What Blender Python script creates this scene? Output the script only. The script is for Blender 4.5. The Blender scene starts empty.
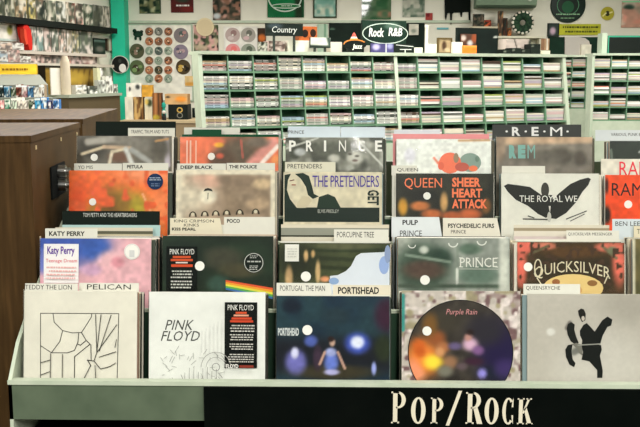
import bpy, math, random
import numpy as np
from mathutils import Vector, Matrix

random.seed(7)
SC = bpy.context.scene
COL = SC.collection

# ------------------------------------------------------------------ camera, world, light, exposure
F = 900.0                      # focal length in pixels of the 640 x 427 frame
CAM = np.array([0.0, 0.0, 1.62])
PITCH = math.atan((213.5 - 76.0) / F)
YAW = math.atan(18.0 / F)
cam_data = bpy.data.cameras.new('camera')
cam_data.sensor_width = 36.0
cam_data.lens = F / 640.0 * 36.0
cam_data.clip_start = 0.05
cam = bpy.data.objects.new('camera', cam_data)
COL.objects.link(cam)
cam.location = Vector(CAM)
cam.rotation_euler = (math.pi / 2 - PITCH, 0, YAW)
SC.camera = cam

world = bpy.data.worlds.new('world')
SC.world = world
world.use_nodes = True
bg = world.node_tree.nodes['Background']
bg.inputs[0].default_value = (0.80, 1.0, 0.84, 1)
bg.inputs[1].default_value = 0.22

SC.view_settings.view_transform = 'Standard'
SC.view_settings.look = 'None'
SC.view_settings.exposure = 0.0
SC.view_settings.gamma = 1.0
SC.view_settings.use_curve_mapping = False


def area(x, y, z, sx, sy, power, colour=(1.0, 0.975, 0.93)):
    l = bpy.data.lights.new('fluorescent_light', 'AREA')
    l.shape = 'RECTANGLE'
    l.size, l.size_y = sx, sy
    l.energy = power
    l.color = colour
    o = bpy.data.objects.new('fluorescent_light', l)
    o.location = (x, y, z)
    COL.objects.link(o)


# rows of ceiling fluorescents (all above the frame)
for yy, pw in ((-1.6, 88), (0.2, 66), (3.5, 40), (5.2, 50), (7.2, 48), (9.6, 44)):
    for xx in (-1.9, 0.4, 2.7):
        area(xx, yy, 2.93, 0.35, 1.25, pw)

# ------------------------------------------------------------------ camera maths: pixel of the photograph -> point on a real plane
_fw = np.array([-math.sin(YAW) * math.cos(PITCH), math.cos(YAW) * math.cos(PITCH), -math.sin(PITCH)])
_rt = np.array([math.cos(YAW), math.sin(YAW), 0.0])
_up = np.cross(_rt, _fw)


class Plane:
    """Vertical plane through p whose left-to-right direction makes angle ang with world x."""
    def __init__(s, p, ang=0.0):
        s.p = np.array(p, float)
        s.ang = ang
        s.n = np.array([-math.sin(ang), math.cos(ang), 0.0])

    def back(s, d):
        return Plane(s.p + s.n * d, s.ang)

    def hit(s, px, py):
        d = _fw * F + _rt * (px - 320) - _up * (py - 213.5)
        t = ((s.p - CAM) @ s.n) / (d @ s.n)
        return CAM + d * t


def at(px, py, Y):
    return Plane((0, Y, 0)).hit(px, py)


def kscale(P):
    return float((np.array(P) - CAM) @ _fw) / F


# ------------------------------------------------------------------ materials
def lin(c):
    out = []
    for v in c[:3]:
        v = v / 255.0
        out.append(v / 12.92 if v <= 0.04045 else ((v + 0.055) / 1.055) ** 2.4)
    return out


def new_mat(name):
    m = bpy.data.materials.new(name)
    m.use_nodes = True
    nt = m.node_tree
    return m, nt, nt.nodes['Principled BSDF']


def attr_mat(name, rough, spec=0.5, metal=0.0, grain=0.05):
    m, nt, b = new_mat(name)
    a = nt.nodes.new('ShaderNodeAttribute')
    a.attribute_name = 'Col'
    tc = nt.nodes.new('ShaderNodeTexCoord')
    n = nt.nodes.new('ShaderNodeTexNoise')
    n.inputs['Scale'].default_value = 35
    n.inputs['Detail'].default_value = 4
    mr = nt.nodes.new('ShaderNodeMapRange')
    mr.inputs['To Min'].default_value = 1 - grain
    mr.inputs['To Max'].default_value = 1 + grain
    mx = nt.nodes.new('ShaderNodeMix')
    mx.data_type = 'RGBA'
    mx.blend_type = 'MULTIPLY'
    mx.inputs[0].default_value = 1
    nt.links.new(tc.outputs['Object'], n.inputs['Vector'])
    nt.links.new(n.outputs['Fac'], mr.inputs['Value'])
    nt.links.new(a.outputs['Color'], mx.inputs[6])
    nt.links.new(mr.outputs['Result'], mx.inputs[7])
    nt.links.new(mx.outputs[2], b.inputs['Base Color'])
    b.inputs['Roughness'].default_value = rough
    b.inputs['Specular IOR Level'].default_value = spec
    b.inputs['Metallic'].default_value = metal
    return m


def noise_mat(name, c1, c2, scale, rough, stretch=(1, 1, 1), spec=0.4, bump=0.0, c3=None):
    m, nt, b = new_mat(name)
    tc = nt.nodes.new('ShaderNodeTexCoord')
    mp = nt.nodes.new('ShaderNodeMapping')
    mp.inputs['Scale'].default_value = stretch
    n = nt.nodes.new('ShaderNodeTexNoise')
    n.inputs['Scale'].default_value = scale
    n.inputs['Detail'].default_value = 6
    r = nt.nodes.new('ShaderNodeValToRGB')
    r.color_ramp.elements[0].position = 0.3
    r.color_ramp.elements[1].position = 0.7
    r.color_ramp.elements[0].color = (*lin(c1), 1)
    r.color_ramp.elements[1].color = (*lin(c2), 1)
    if c3:
        e = r.color_ramp.elements.new(0.5)
        e.color = (*lin(c3), 1)
    nt.links.new(tc.outputs['Object'], mp.inputs['Vector'])
    nt.links.new(mp.outputs['Vector'], n.inputs['Vector'])
    nt.links.new(n.outputs['Fac'], r.inputs['Fac'])
    nt.links.new(r.outputs['Color'], b.inputs['Base Color'])
    if bump:
        bp = nt.nodes.new('ShaderNodeBump')
        bp.inputs['Strength'].default_value = bump
        nt.links.new(n.outputs['Fac'], bp.inputs['Height'])
        nt.links.new(bp.outputs['Normal'], b.inputs['Normal'])
    b.inputs['Roughness'].default_value = rough
    b.inputs['Specular IOR Level'].default_value = spec
    return m


def sleeve_mat():
    m = bpy.data.materials.new('clear_plastic_film')
    m.use_nodes = True
    nt = m.node_tree
    nt.nodes.clear()
    out = nt.nodes.new('ShaderNodeOutputMaterial')
    tr = nt.nodes.new('ShaderNodeBsdfTransparent')
    tr.inputs[0].default_value = (0.97, 0.98, 0.97, 1)
    gl = nt.nodes.new('ShaderNodeBsdfGlossy')
    gl.inputs['Roughness'].default_value = 0.09
    fr = nt.nodes.new('ShaderNodeFresnel')
    fr.inputs['IOR'].default_value = 1.42
    mx = nt.nodes.new('ShaderNodeMixShader')
    tc = nt.nodes.new('ShaderNodeTexCoord')
    mp = nt.nodes.new('ShaderNodeMapping')
    mp.inputs['Scale'].default_value = (1, 1, 2.2)
    n = nt.nodes.new('ShaderNodeTexNoise')
    n.inputs['Scale'].default_value = 7
    n.inputs['Detail'].default_value = 2
    bp = nt.nodes.new('ShaderNodeBump')
    bp.inputs['Strength'].default_value = 0.12
    bp.inputs['Distance'].default_value = 0.01
    nt.links.new(tc.outputs['Object'], mp.inputs['Vector'])
    nt.links.new(mp.outputs['Vector'], n.inputs['Vector'])
    nt.links.new(n.outputs['Fac'], bp.inputs['Height'])
    nt.links.new(bp.outputs['Normal'], gl.inputs['Normal'])
    nt.links.new(bp.outputs['Normal'], fr.inputs['Normal'])
    ml = nt.nodes.new('ShaderNodeMath')
    ml.operation = 'MULTIPLY'
    ml.inputs[1].default_value = 0.45
    nt.links.new(fr.outputs[0], ml.inputs[0])
    nt.links.new(ml.outputs[0], mx.inputs[0])
    nt.links.new(tr.outputs[0], mx.inputs[1])
    nt.links.new(gl.outputs[0], mx.inputs[2])
    nt.links.new(mx.outputs[0], out.inputs[0])
    return m


PAPER = attr_mat('printed_card', 0.62, 0.12)
GLOSS = attr_mat('glossy_print', 0.35, 0.25)
GLAZED = attr_mat('glazed_print', 0.04, 0.5)
MATTE = attr_mat('matte_surface', 0.9, 0.15)
METAL = attr_mat('brushed_metal', 0.3, 0.5, 1.0)
FILM = sleeve_mat()
LAMINATE = noise_mat('grey_green_laminate', (78, 92, 72), (96, 109, 87), 9, 0.5)
LAMINATE_PALE = noise_mat('pale_green_laminate', (178, 190, 166), (196, 204, 182), 14, 0.45)
LAMINATE_DARK = noise_mat('dark_green_laminate', (30, 58, 40), (42, 74, 52), 9, 0.55)
RACK_FRAME = noise_mat('pale_green_painted_metal', (176, 190, 166), (192, 202, 178), 12, 0.45)
RACK_MID = noise_mat('mid_green_painted_metal', (96, 136, 104), (112, 150, 118), 10, 0.5)
RACK_INNER = noise_mat('green_painted_metal', (40, 96, 62), (54, 116, 76), 10, 0.5)
WOOD = noise_mat('brown_wood', (60, 42, 20), (86, 62, 33), 5, 0.6, (10, 1, 1), spec=0.12, bump=0.05, c3=(71, 51, 26))
WOOD_DARK = noise_mat('dark_brown_wood', (48, 32, 20), (66, 46, 28), 5, 0.55, (10, 1, 1))
WALLPAINT = noise_mat('cream_wall_paint', (222, 218, 200), (230, 227, 211), 3, 0.85, spec=0.2)
CEILPAINT = noise_mat('grey_ceiling_paint', (150, 152, 144), (162, 164, 156), 3, 0.9, spec=0.1)  # unseen ceiling, kept grey to cut bounced light and haze on the sleeves
TURQUOISE = noise_mat('turquoise_paint', (24, 186, 146), (34, 202, 160), 5, 0.55)
FLOORMAT = noise_mat('dark_carpet', (34, 36, 32), (48, 48, 44), 60, 0.95, spec=0.1, bump=0.2)
BLACKPANEL = noise_mat('black_laminate', (4, 8, 6), (8, 12, 9), 12, 0.7, spec=0.04)


# ------------------------------------------------------------------ mesh builder with one colour per face corner
class MB:
    def __init__(s):
        s.v, s.f, s.c, s.m, s.mats = [], [], [], [], []

    def slot(s, mat):
        if mat not in s.mats:
            s.mats.append(mat)
        return s.mats.index(mat)

    def poly(s, pts, col=(200, 200, 200), mat=None, cols=None):
        i = len(s.v)
        s.v.extend([tuple(map(float, p)) for p in pts])
        s.f.append(list(range(i, i + len(pts))))
        if cols is None:
            c = lin(col)
            s.c.append([c] * len(pts))
        else:
            s.c.append(cols)
        s.m.append(s.slot(mat or PAPER))

    def box(s, lo, hi, col=(200, 200, 200), mat=None, R=None, front=None):
        x0, y0, z0 = lo
        x1, y1, z1 = hi
        p = [Vector(q) for q in ((x0, y0, z0), (x1, y0, z0), (x1, y1, z0), (x0, y1, z0),
                                 (x0, y0, z1), (x1, y0, z1), (x1, y1, z1), (x0, y1, z1))]
        if R is not None:
            p = [R @ q for q in p]
        i = len(s.v)
        s.v.extend([tuple(q) for q in p])
        k = s.slot(mat or PAPER)
        c = lin(col)
        for f in ((0, 3, 2, 1), (4, 5, 6, 7), (0, 1, 5, 4), (1, 2, 6, 5), (2, 3, 7, 6), (3, 0, 4, 7)):
            s.f.append([i + a for a in f])
            s.c.append([lin(front) if front and f == (0, 1, 5, 4) else c] * 4)
            s.m.append(k)

    def prism(s, pts, y0, y1, col, mat=None):
        """outline of (x, z) points pushed from y0 (front) to y1."""
        n = len(pts)
        s.poly([(x, y0, z) for x, z in pts], col, mat)
        s.poly([(x, y1, z) for x, z in reversed(pts)], col, mat)
        for a in range(n):
            (xa, za), (xb, zb) = pts[a], pts[(a + 1) % n]
            s.poly([(xa, y0, za), (xa, y1, za), (xb, y1, zb), (xb, y0, zb)], col, mat)

    def disc(s, cx, cz, rx, rz, y0, y1, col, mat=None, n=32):
        s.prism([(cx + rx * math.cos(t), cz + rz * math.sin(t)) for t in [2 * math.pi * i / n for i in range(n)]], y0, y1, col, mat)

    def lathe(s, prof, col, mat=None, n=20, at0=(0, 0, 0)):
        for i in range(n):
            a, b = 2 * math.pi * i / n, 2 * math.pi * (i + 1) / n
            for (r0, z0), (r1, z1) in zip(prof, prof[1:]):
                q = [(r0, a, z0), (r0, b, z0), (r1, b, z1), (r1, a, z1)]
                P = [(at0[0] + r * math.cos(t), at0[1] + r * math.sin(t), at0[2] + z) for r, t, z in q]
                if r0 < 1e-6:
                    P = [P[0], P[2], P[3]]
                elif r1 < 1e-6:
                    P = P[:3]
                s.poly(P, col, mat)

    def ball(s, c, r, col, mat=None, n=10):
        prof = []
        rr = r if hasattr(r, '__len__') else (r, r, r)
        for i in range(n // 2 + 1):
            t = -math.pi / 2 + math.pi * i / (n // 2)
            prof.append((max(0, math.cos(t)), math.sin(t)))
        k0 = len(s.v)
        s.lathe(prof, col, mat, n)
        for i in range(k0, len(s.v)):
            x, y, z = s.v[i]
            s.v[i] = (c[0] + x * rr[0], c[1] + y * rr[1], c[2] + z * rr[2])

    def grid(s, img, x0, x1, z0, z1, y, mat=None):
        """img: rows from the top, float linear RGB at vertices."""
        nr, nc = img.shape[:2]
        i0 = len(s.v)
        k = s.slot(mat or PAPER)
        for r in range(nr):
            z = z1 + (z0 - z1) * r / (nr - 1)
            for c in range(nc):
                s.v.append((x0 + (x1 - x0) * c / (nc - 1), y, z))
        L = img.tolist()
        for r in range(nr - 1):
            for c in range(nc - 1):
                a = i0 + r * nc + c
                s.f.append([a + nc, a + nc + 1, a + 1, a])
                s.c.append([L[r + 1][c], L[r + 1][c + 1], L[r][c + 1], L[r][c]])
                s.m.append(k)

    def build(s, name, parent=None, loc=None, rot=None, smooth=False):
        me = bpy.data.meshes.new(name)
        me.from_pydata(s.v, [], s.f)
        at_ = me.color_attributes.new('Col', 'FLOAT_COLOR', 'CORNER')
        arr = np.array([list(c) + [1.0] for f in s.c for c in f], dtype=np.float32)
        at_.data.foreach_set('color', arr.ravel())
        for m in s.mats:
            me.materials.append(m)
        me.polygons.foreach_set('material_index', np.array(s.m, dtype=np.int32))
        if smooth:
            me.polygons.foreach_set('use_smooth', np.ones(len(s.f), dtype=bool))
        me.update()
        o = bpy.data.objects.new(name, me)
        COL.objects.link(o)
        if parent is not None:
            o.parent = parent
        if loc is not None:
            o.location = loc
        if rot is not None:
            o.rotation_euler = rot
        return o


def weld(o):
    import bmesh
    b = bmesh.new(); b.from_mesh(o.data)
    bmesh.ops.remove_doubles(b, verts=b.verts, dist=1e-5)
    b.to_mesh(o.data); b.free()


def tag(o, label, cat, group=None, kind=None):
    o['label'] = label
    o['category'] = cat
    if group:
        o['group'] = group
    if kind:
        o['kind'] = kind
    return o


def empty(name, loc, rot=(0, 0, 0)):
    o = bpy.data.objects.new(name, None)
    o.location = loc
    o.rotation_euler = rot
    o.empty_display_size = 0.05
    COL.objects.link(o)
    return o


def structure(o):
    o['kind'] = 'structure'
    return o


# ------------------------------------------------------------------ lettering
_tx = {}


def text_mesh(t, bold=0.0, space=1.0, shear=0.0):
    if any(ch in 'MNWV' for ch in t.upper()):
        bold = 0.0
    key = (t, bold, space, shear)
    if key not in _tx:
        cu = bpy.data.curves.new('lettering', 'FONT')
        cu.body = t
        cu.offset = bold
        cu.space_character = space
        cu.shear = shear
        cu.resolution_u = 2
        o = bpy.data.objects.new('lettering', cu)
        COL.objects.link(o)
        dg = bpy.context.evaluated_depsgraph_get()
        dg.update()
        me = o.evaluated_get(dg).to_mesh()
        v = np.array([p.co[:2] for p in me.vertices])
        f = [list(p.vertices) for p in me.polygons]
        bpy.data.objects.remove(o)
        bpy.data.curves.remove(cu)
        lo, hi = v.min(0), v.max(0)
        _tx[key] = ((v - lo) / (hi - lo), f)
    return _tx[key]


def vnoise(n, m, cells, seed):
    """smooth value noise on an n x m raster with `cells` cells across."""
    rg = np.random.default_rng(seed)
    g = rg.random((cells + 2, cells + 2))
    y = np.linspace(0, cells, n)
    x = np.linspace(0, cells, m)
    yi, xi = y.astype(int), x.astype(int)
    fy, fx = (y - yi)[:, None], (x - xi)[None, :]
    fy, fx = fy * fy * (3 - 2 * fy), fx * fx * (3 - 2 * fx)
    a = g[np.ix_(yi, xi)]
    b = g[np.ix_(yi, xi + 1)]
    c = g[np.ix_(yi + 1, xi)]
    d = g[np.ix_(yi + 1, xi + 1)]
    return a * (1 - fy) * (1 - fx) + b * (1 - fy) * fx + c * fy * (1 - fx) + d * fy * fx


def to_lin(a):
    a = np.clip(a, 0, 255) / 255.0
    return np.where(a <= 0.04045, a / 12.92, ((a + 0.055) / 1.055) ** 2.4)


class Art:
    """Printed surface in photo units: x to the right, y down; (x0, y0) is the top left of the print."""
    def __init__(s, mb, x0, y0, x1, y1, kx, zt, xc, yf, mat=None, kz=None):
        s.mb, s.x0, s.y0, s.x1, s.y1 = mb, x0, y0, x1, y1
        s.k, s.kz, s.zt, s.xc, s.yf = kx, kz or kx, zt, xc, yf
        s.mat = mat or PAPER
        s.lay = 0

    def L(s, x, y):
        return ((x - s.xc) * s.k, s.zt - (y - s.y0) * s.kz)

    def up(s):
        s.lay += 1
        return s.yf - 0.00025 * s.lay

    def paint(s, base, ops=(), res=1.2, grain=0.14):
        nc = max(6, int(abs(s.x1 - s.x0) / res))
        nr = max(6, int(abs(s.y1 - s.y0) / res))
        xx = np.linspace(s.x0, s.x1, nc)[None, :] * np.ones((nr, 1))
        yy = np.linspace(s.y0, s.y1, nr)[:, None] * np.ones((1, nc))
        img = np.ones((nr, nc, 3)) * np.array(base, float)
        for o in ops:
            if o[0] == 'b':            # soft blob
                _, x, y, rx, ry, c = o[:6]
                p = o[6] if len(o) > 6 else 5.0
                d = ((xx - x) / rx) ** 2 + ((yy - y) / ry) ** 2
                w = np.exp(-np.power(d, p / 2))[..., None]
                img = img * (1 - w) + np.array(c, float) * w
            elif o[0] == 'n':          # brightness mottle
                _, cells, amp, seed = o
                img = img * (1 + amp * (vnoise(nr, nc, cells, seed) - 0.5) * 2)[..., None]
            elif o[0] == 'm':          # colour mottle
                _, cells, c, lo, hi, seed = o
                w = np.clip((vnoise(nr, nc, cells, seed) - lo) / max(1e-3, hi - lo), 0, 1)[..., None]
                img = img * (1 - w) + np.array(c, float) * w
            elif o[0] == 'gx':         # blend across
                w = np.clip((xx - o[1]) / (o[2] - o[1]), 0, 1)[..., None]
                img = img * (1 - w) + np.array(o[3], float) * w
            elif o[0] == 'gy':
                w = np.clip((yy - o[1]) / (o[2] - o[1]), 0, 1)[..., None]
                img = img * (1 - w) + np.array(o[3], float) * w
            elif o[0] == 'q':          # soft-edged rectangle
                _, xa, ya, xb, yb, sf, c = o
                d = np.minimum(np.minimum(xx - xa, xb - xx), np.minimum(yy - ya, yb - yy))
                w = np.clip(d / sf + 0.5, 0, 1)[..., None]
                img = img * (1 - w) + np.array(c, float) * w
            elif o[0] == 's':          # soft segment
                _, xa, ya, xb, yb, w_, c = o
                vx, vy = xb - xa, yb - ya
                t = np.clip(((xx - xa) * vx + (yy - ya) * vy) / (vx * vx + vy * vy), 0, 1)
                d = np.hypot(xx - xa - t * vx, yy - ya - t * vy) / w_
                w = np.exp(-d ** 4)[..., None]
                img = img * (1 - w) + np.array(c, float) * w
        cells = max(4, int(min(nr, nc) / 3))
        img = img * (1 + grain * (vnoise(nr, nc, cells, abs(int(s.x0 * 7 + s.y0 * 3)) + 5) - 0.5))[..., None]
        a, b = s.L(s.x0, s.y0), s.L(s.x1, s.y1)
        s.mb.grid(to_lin(img), a[0], b[0], b[1], a[1], s.yf, s.mat)
        return s

    def rect(s, x0, y0, x1, y1, c):
        y = s.up()
        (a, t), (b, u) = s.L(x0, y0), s.L(x1, y1)
        s.mb.poly([(a, y, u), (b, y, u), (b, y, t), (a, y, t)], c, s.mat)
        return s

    def pol(s, pts, c):
        y = s.up()
        q = [s.L(*p) for p in pts]
        ar = sum(q[i][0] * q[(i + 1) % len(q)][1] - q[(i + 1) % len(q)][0] * q[i][1] for i in range(len(q)))
        if ar < 0:
            q.reverse()
        s.mb.poly([(a, y, b) for a, b in q], c, s.mat)
        return s

    def ell(s, x, y, rx, ry, c, n=24):
        return s.pol([(x + rx * math.cos(2 * math.pi * i / n), y + ry * math.sin(2 * math.pi * i / n)) for i in range(n)], c)

    def ring(s, x, y, rx, ry, w, c, a0=0, a1=360, n=28):
        yy = s.up()
        for i in range(n):
            t0 = math.radians(a0 + (a1 - a0) * i / n)
            t1 = math.radians(a0 + (a1 - a0) * (i + 1) / n)
            P = [(x + (rx + e) * math.cos(t), y + (ry + e) * math.sin(t)) for t, e in ((t0, 0), (t1, 0), (t1, -w), (t0, -w))]
            s.mb.poly([(a, yy, b) for a, b in [s.L(*p) for p in reversed(P)]], c, s.mat)
        return s

    def line(s, pts, w, c):
        yy = s.up()
        for (xa, ya), (xb, yb) in zip(pts, pts[1:]):
            l = math.hypot(xb - xa, yb - ya) or 1
            ex, ey = (xb - xa) / l * w * .3, (yb - ya) / l * w * .3
            nx, ny = -(yb - ya) / l * w / 2, (xb - xa) / l * w / 2
            xa2, ya2, xb2, yb2 = xa - ex, ya - ey, xb + ex, yb + ey
            P = [(xa2 + nx, ya2 + ny), (xb2 + nx, yb2 + ny), (xb2 - nx, yb2 - ny), (xa2 - nx, ya2 - ny)]
            s.mb.poly([(a, yy, b) for a, b in [s.L(*p) for p in P]], c, s.mat)
        return s

    def text(s, t, x0, y0, x1, y1, c, bold=0.0, space=1.0, shear=0.0, turn=False, arch=0.0):
        v, f = text_mesh(t, bold, space, shear)
        yy = s.up()
        i = len(s.mb.v)
        for a, b in v:
            if turn:       # reads downwards
                px, py = x0 + (x1 - x0) * b, y0 + (y1 - y0) * a
            else:
                px, py = x0 + (x1 - x0) * a, y1 + (y0 - y1) * b + arch * (2 * a - 1) ** 2
            X, Z = s.L(px, py)
            s.mb.v.append((X, yy, Z))
        k = s.mb.slot(s.mat)
        cc = lin(c)
        for g in f:
            s.mb.f.append([i + q for q in g])
            s.mb.c.append([cc] * len(g))
            s.mb.m.append(k)
        return s

    def scrawl(s, x0, y0, x1, y1, c, rows=1, seed=1, fill=0.75):
        """rows of tiny printed words too small to read."""
        rg = random.Random(seed)
        h = (y1 - y0) / rows
        for r in range(rows):
            x = x0 + rg.random() * (x1 - x0) * 0.12
            while x < x1 - 0.6:
                w = min(x1 - x, rg.uniform(1.0, 3.4))
                s.rect(x, y0 + h * (r + 0.2), x + w, y0 + h * (r + 0.2 + 0.6 * fill), c)
                x += w + rg.uniform(0.5, 0.9)
        return s


# ------------------------------------------------------------------ room shell
FLOOR_Z, CEIL_Z, WALL_Y = 0.0, 3.0, 11.5
CORNER = at(119, 76, WALL_Y)
EDGE = at(0, 76, 8.9)
LW_DIR = np.array([CORNER[0] - EDGE[0], CORNER[1] - EDGE[1], 0.0])
LW_DIR /= np.linalg.norm(LW_DIR)
LW_ANG = math.atan2(LW_DIR[1], LW_DIR[0])
LEFT = Plane(CORNER, LW_ANG)            # face of the left wall
BACK = Plane((0, WALL_Y, 0))            # face of the back wall

mb = MB(); mb.box((-7, -4, -0.1), (6, WALL_Y + 0.2, 0), mat=FLOORMAT); structure(mb.build('floor'))
mb = MB(); mb.box((-7, -4, CEIL_Z), (6, WALL_Y + 0.2, CEIL_Z + 0.1), mat=CEILPAINT); structure(mb.build('ceiling'))
mb = MB(); mb.box((CORNER[0] - 0.1, WALL_Y, 0), (5.2, WALL_Y + 0.15, CEIL_Z), mat=WALLPAINT); structure(mb.build('wall_back'))
mb = MB(); mb.box((-14, 0, 0), (0, 0.15, CEIL_Z), mat=WALLPAINT)
structure(mb.build('wall_left', loc=(CORNER[0], CORNER[1], 0), rot=(0, 0, LW_ANG)))
mb = MB(); mb.box((5.0, -4, 0), (5.15, WALL_Y, CEIL_Z), mat=WALLPAINT); structure(mb.build('wall_right'))
# picture rail along the back wall
a, b = BACK.hit(126, 22), BACK.hit(470, 22)
mb = MB(); mb.box((a[0], -0.03, -0.015), (b[0], -0.001, 0.015), mat=RACK_FRAME)
structure(mb.build('trim_1', loc=(0, WALL_Y, a[2])))
# turquoise corner pillar
a, b = BACK.back(-0.25).hit(112.5, 60), BACK.back(-0.25).hit(125.5, 60)
mb = MB(); mb.box((a[0], WALL_Y - 0.25, 0), (b[0], WALL_Y - 0.001, CEIL_Z), mat=TURQUOISE)
structure(mb.build('pillar_corner'))

# ------------------------------------------------------------------ the stepped record bin
TILT = math.radians(9.5)
ROW_Y = {1: 2.42, 2: 2.58, 3: 2.88, 4: 3.02}
ROW_TOP = {1: 292, 2: 238, 3: 171, 4: 137}
TRAY_Z, TRAY_FRONT = {}, {}
for r in ROW_Y:
    p = at(338, ROW_TOP[r], ROW_Y[r])
    TRAY_Z[r] = p[2] - 0.312 * math.cos(TILT)
    TRAY_FRONT[r] = ROW_Y[r] - 0.312 * math.sin(TILT) - 0.012
LIPY = 2.336
LIP = at(10, 380, LIPY)
LIPZ = LIP[2]
BX0 = LIP[0] - 0.006
BX1 = 1.45
bin_ = empty('record_bin', (0, LIPY, 0))
tag(bin_, 'long stepped grey-green record bin full of albums', 'record bin')


def bpart(name, fn):
    m = MB(); fn(m)
    o = m.build(name, bin_)
    o.location = (0, -LIPY, 0)
    return o


bpart('front_board', lambda m: m.box((BX0, LIPY, LIPZ - 0.112), (BX1, LIPY + 0.018, LIPZ - 0.012), mat=LAMINATE))
bpart('lip_rail', lambda m: m.box((BX0, LIPY - 0.004, LIPZ - 0.012), (BX1, LIPY + 0.02, LIPZ), mat=LAMINATE_PALE))
bpart('plinth', lambda m: m.box((BX0 + 0.02, LIPY + 0.12, 0.0), (BX1, 3.3, LIPZ - 0.19), mat=BLACKPANEL))
for r in (1, 2, 3, 4):
    y0 = TRAY_FRONT[r]
    y1 = TRAY_FRONT[r + 1] if r < 4 else 3.3
    bpart('tray', lambda m: m.box((BX0 + 0.018, y0 + 0.002, TRAY_Z[r] - 0.02), (BX1, y1 - 0.016, TRAY_Z[r]), mat=LAMINATE_DARK))
for r, lipz in ((2, at(338, 309, TRAY_FRONT[2])[2]), (3, TRAY_Z[3] + 0.09), (4, TRAY_Z[4] + 0.05)):
    y0 = TRAY_FRONT[r]

    def tier(m):
        m.box((BX0 + 0.018, y0 - 0.014, TRAY_Z[r - 1] - 0.02), (BX1, y0, lipz - 0.008), mat=LAMINATE_DARK)
        m.box((BX0 + 0.018, y0 - 0.015, lipz - 0.008), (BX1, y0 + 0.001, lipz), mat=LAMINATE_PALE)
    bpart('tier_board', tier)
bpart('rear_board', lambda m: m.box((BX0, 3.3, 0), (BX1, 3.318, TRAY_Z[4] + 0.2), mat=LAMINATE))


def side(m, x):
    out = [(LIPY, LIPZ - 0.002), (LIPY, 0.0), (3.3, 0.0), (3.3, TRAY_Z[4] + 0.24), (2.86, TRAY_Z[3] + 0.14), (2.56, TRAY_Z[2] + 0.14), (2.41, LIPZ + 0.085)]
    k = len(m.v)
    m.prism([(y, z) for y, z in out], x, x + 0.010, (180, 190, 170), LAMINATE_PALE)
    for i in range(k, len(m.v)):
        a_, b_, c_ = m.v[i]
        m.v[i] = (b_, a_, c_)


bpart('side_panel', lambda m: side(m, BX0))
bpart('side_panel', lambda m: side(m, BX1))

# ------------------------------------------------------------------ the section sign in the front of the bin
def glyph(ch, h, w):
    """serif capitals of height h and width w as convex pieces in (x, z)."""
    out = []
    T, t, sf = 0.30 * w, 0.055 * h, 0.045 * h

    def stem(x, W=T):
        out.append([(x, 0), (x + W, 0), (x + W, h), (x, h)])
        for z in (0, h - sf):
            out.append([(x - 0.12 * w, z), (x + W + 0.12 * w, z), (x + W + 0.12 * w, z + sf), (x - 0.12 * w, z + sf)])

    def arc(cx, cz, ro, zo, ri, zi, a0, a1, n=18):
        for i in range(n):
            p, q = math.radians(a0 + (a1 - a0) * i / n), math.radians(a0 + (a1 - a0) * (i + 1) / n)
            out.append([(cx + ro * math.cos(p), cz + zo * math.sin(p)), (cx + ro * math.cos(q), cz + zo * math.sin(q)),
                        (cx + ri * math.cos(q), cz + zi * math.sin(q)), (cx + ri * math.cos(p), cz + zi * math.sin(p))])
    if ch in 'PR':
        stem(0.1 * w)
        arc(0.45 * w, 0.74 * h, 0.52 * w, 0.26 * h, 0.24 * w, 0.21 * h, -90, 90)
        out.append([(0.3 * w, 0.95 * h), (0.46 * w, 0.95 * h), (0.46 * w, h), (0.3 * w, h)])
        out.append([(0.3 * w, 0.48 * h), (0.46 * w, 0.48 * h), (0.46 * w, 0.53 * h), (0.3 * w, 0.53 * h)])
        if ch == 'R':
            out.append([(0.48 * w, 0.5 * h), (0.74 * w, 0), (1.1 * w, 0), (0.76 * w, 0.52 * h)])
    elif ch == 'O':
        arc(0.5 * w, 0.5 * h, 0.5 * w, 0.515 * h, 0.2 * w, 0.455 * h, 0, 360, 30)
    elif ch == 'C':
        arc(0.52 * w, 0.5 * h, 0.5 * w, 0.515 * h, 0.22 * w, 0.455 * h, 48, 312, 26)
        out.append([(0.78 * w, 0.66 * h), (0.92 * w, 0.66 * h), (0.92 * w, 1.0 * h), (0.85 * w, 0.92 * h)])
        out.append([(0.78 * w, 0.34 * h), (0.85 * w, 0.1 * h), (0.92 * w, 0.0 * h), (0.92 * w, 0.34 * h)][::1])
    elif ch == 'K':
        stem(0.1 * w)
        out.append([(0.38 * w, 0.42 * h), (0.5 * w, 0.42 * h), (0.98 * w, h), (0.8 * w, h)])
        out.append([(0.5 * w, 0.58 * h), (0.8 * w, 0), (1.15 * w, 0), (0.68 * w, 0.68 * h)])
        out.append([(0.68 * w, h - sf), (1.1 * w, h - sf), (1.1 * w, h), (0.68 * w, h)])
        out.append([(0.7 * w, 0), (1.22 * w, 0), (1.22 * w, sf), (0.7 * w, sf)])
    elif ch == '/':
        out.append([(0, -0.06 * h), (0.22 * w, -0.06 * h), (w, h * 1.04), (0.78 * w, h * 1.04)])
    return out


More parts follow.
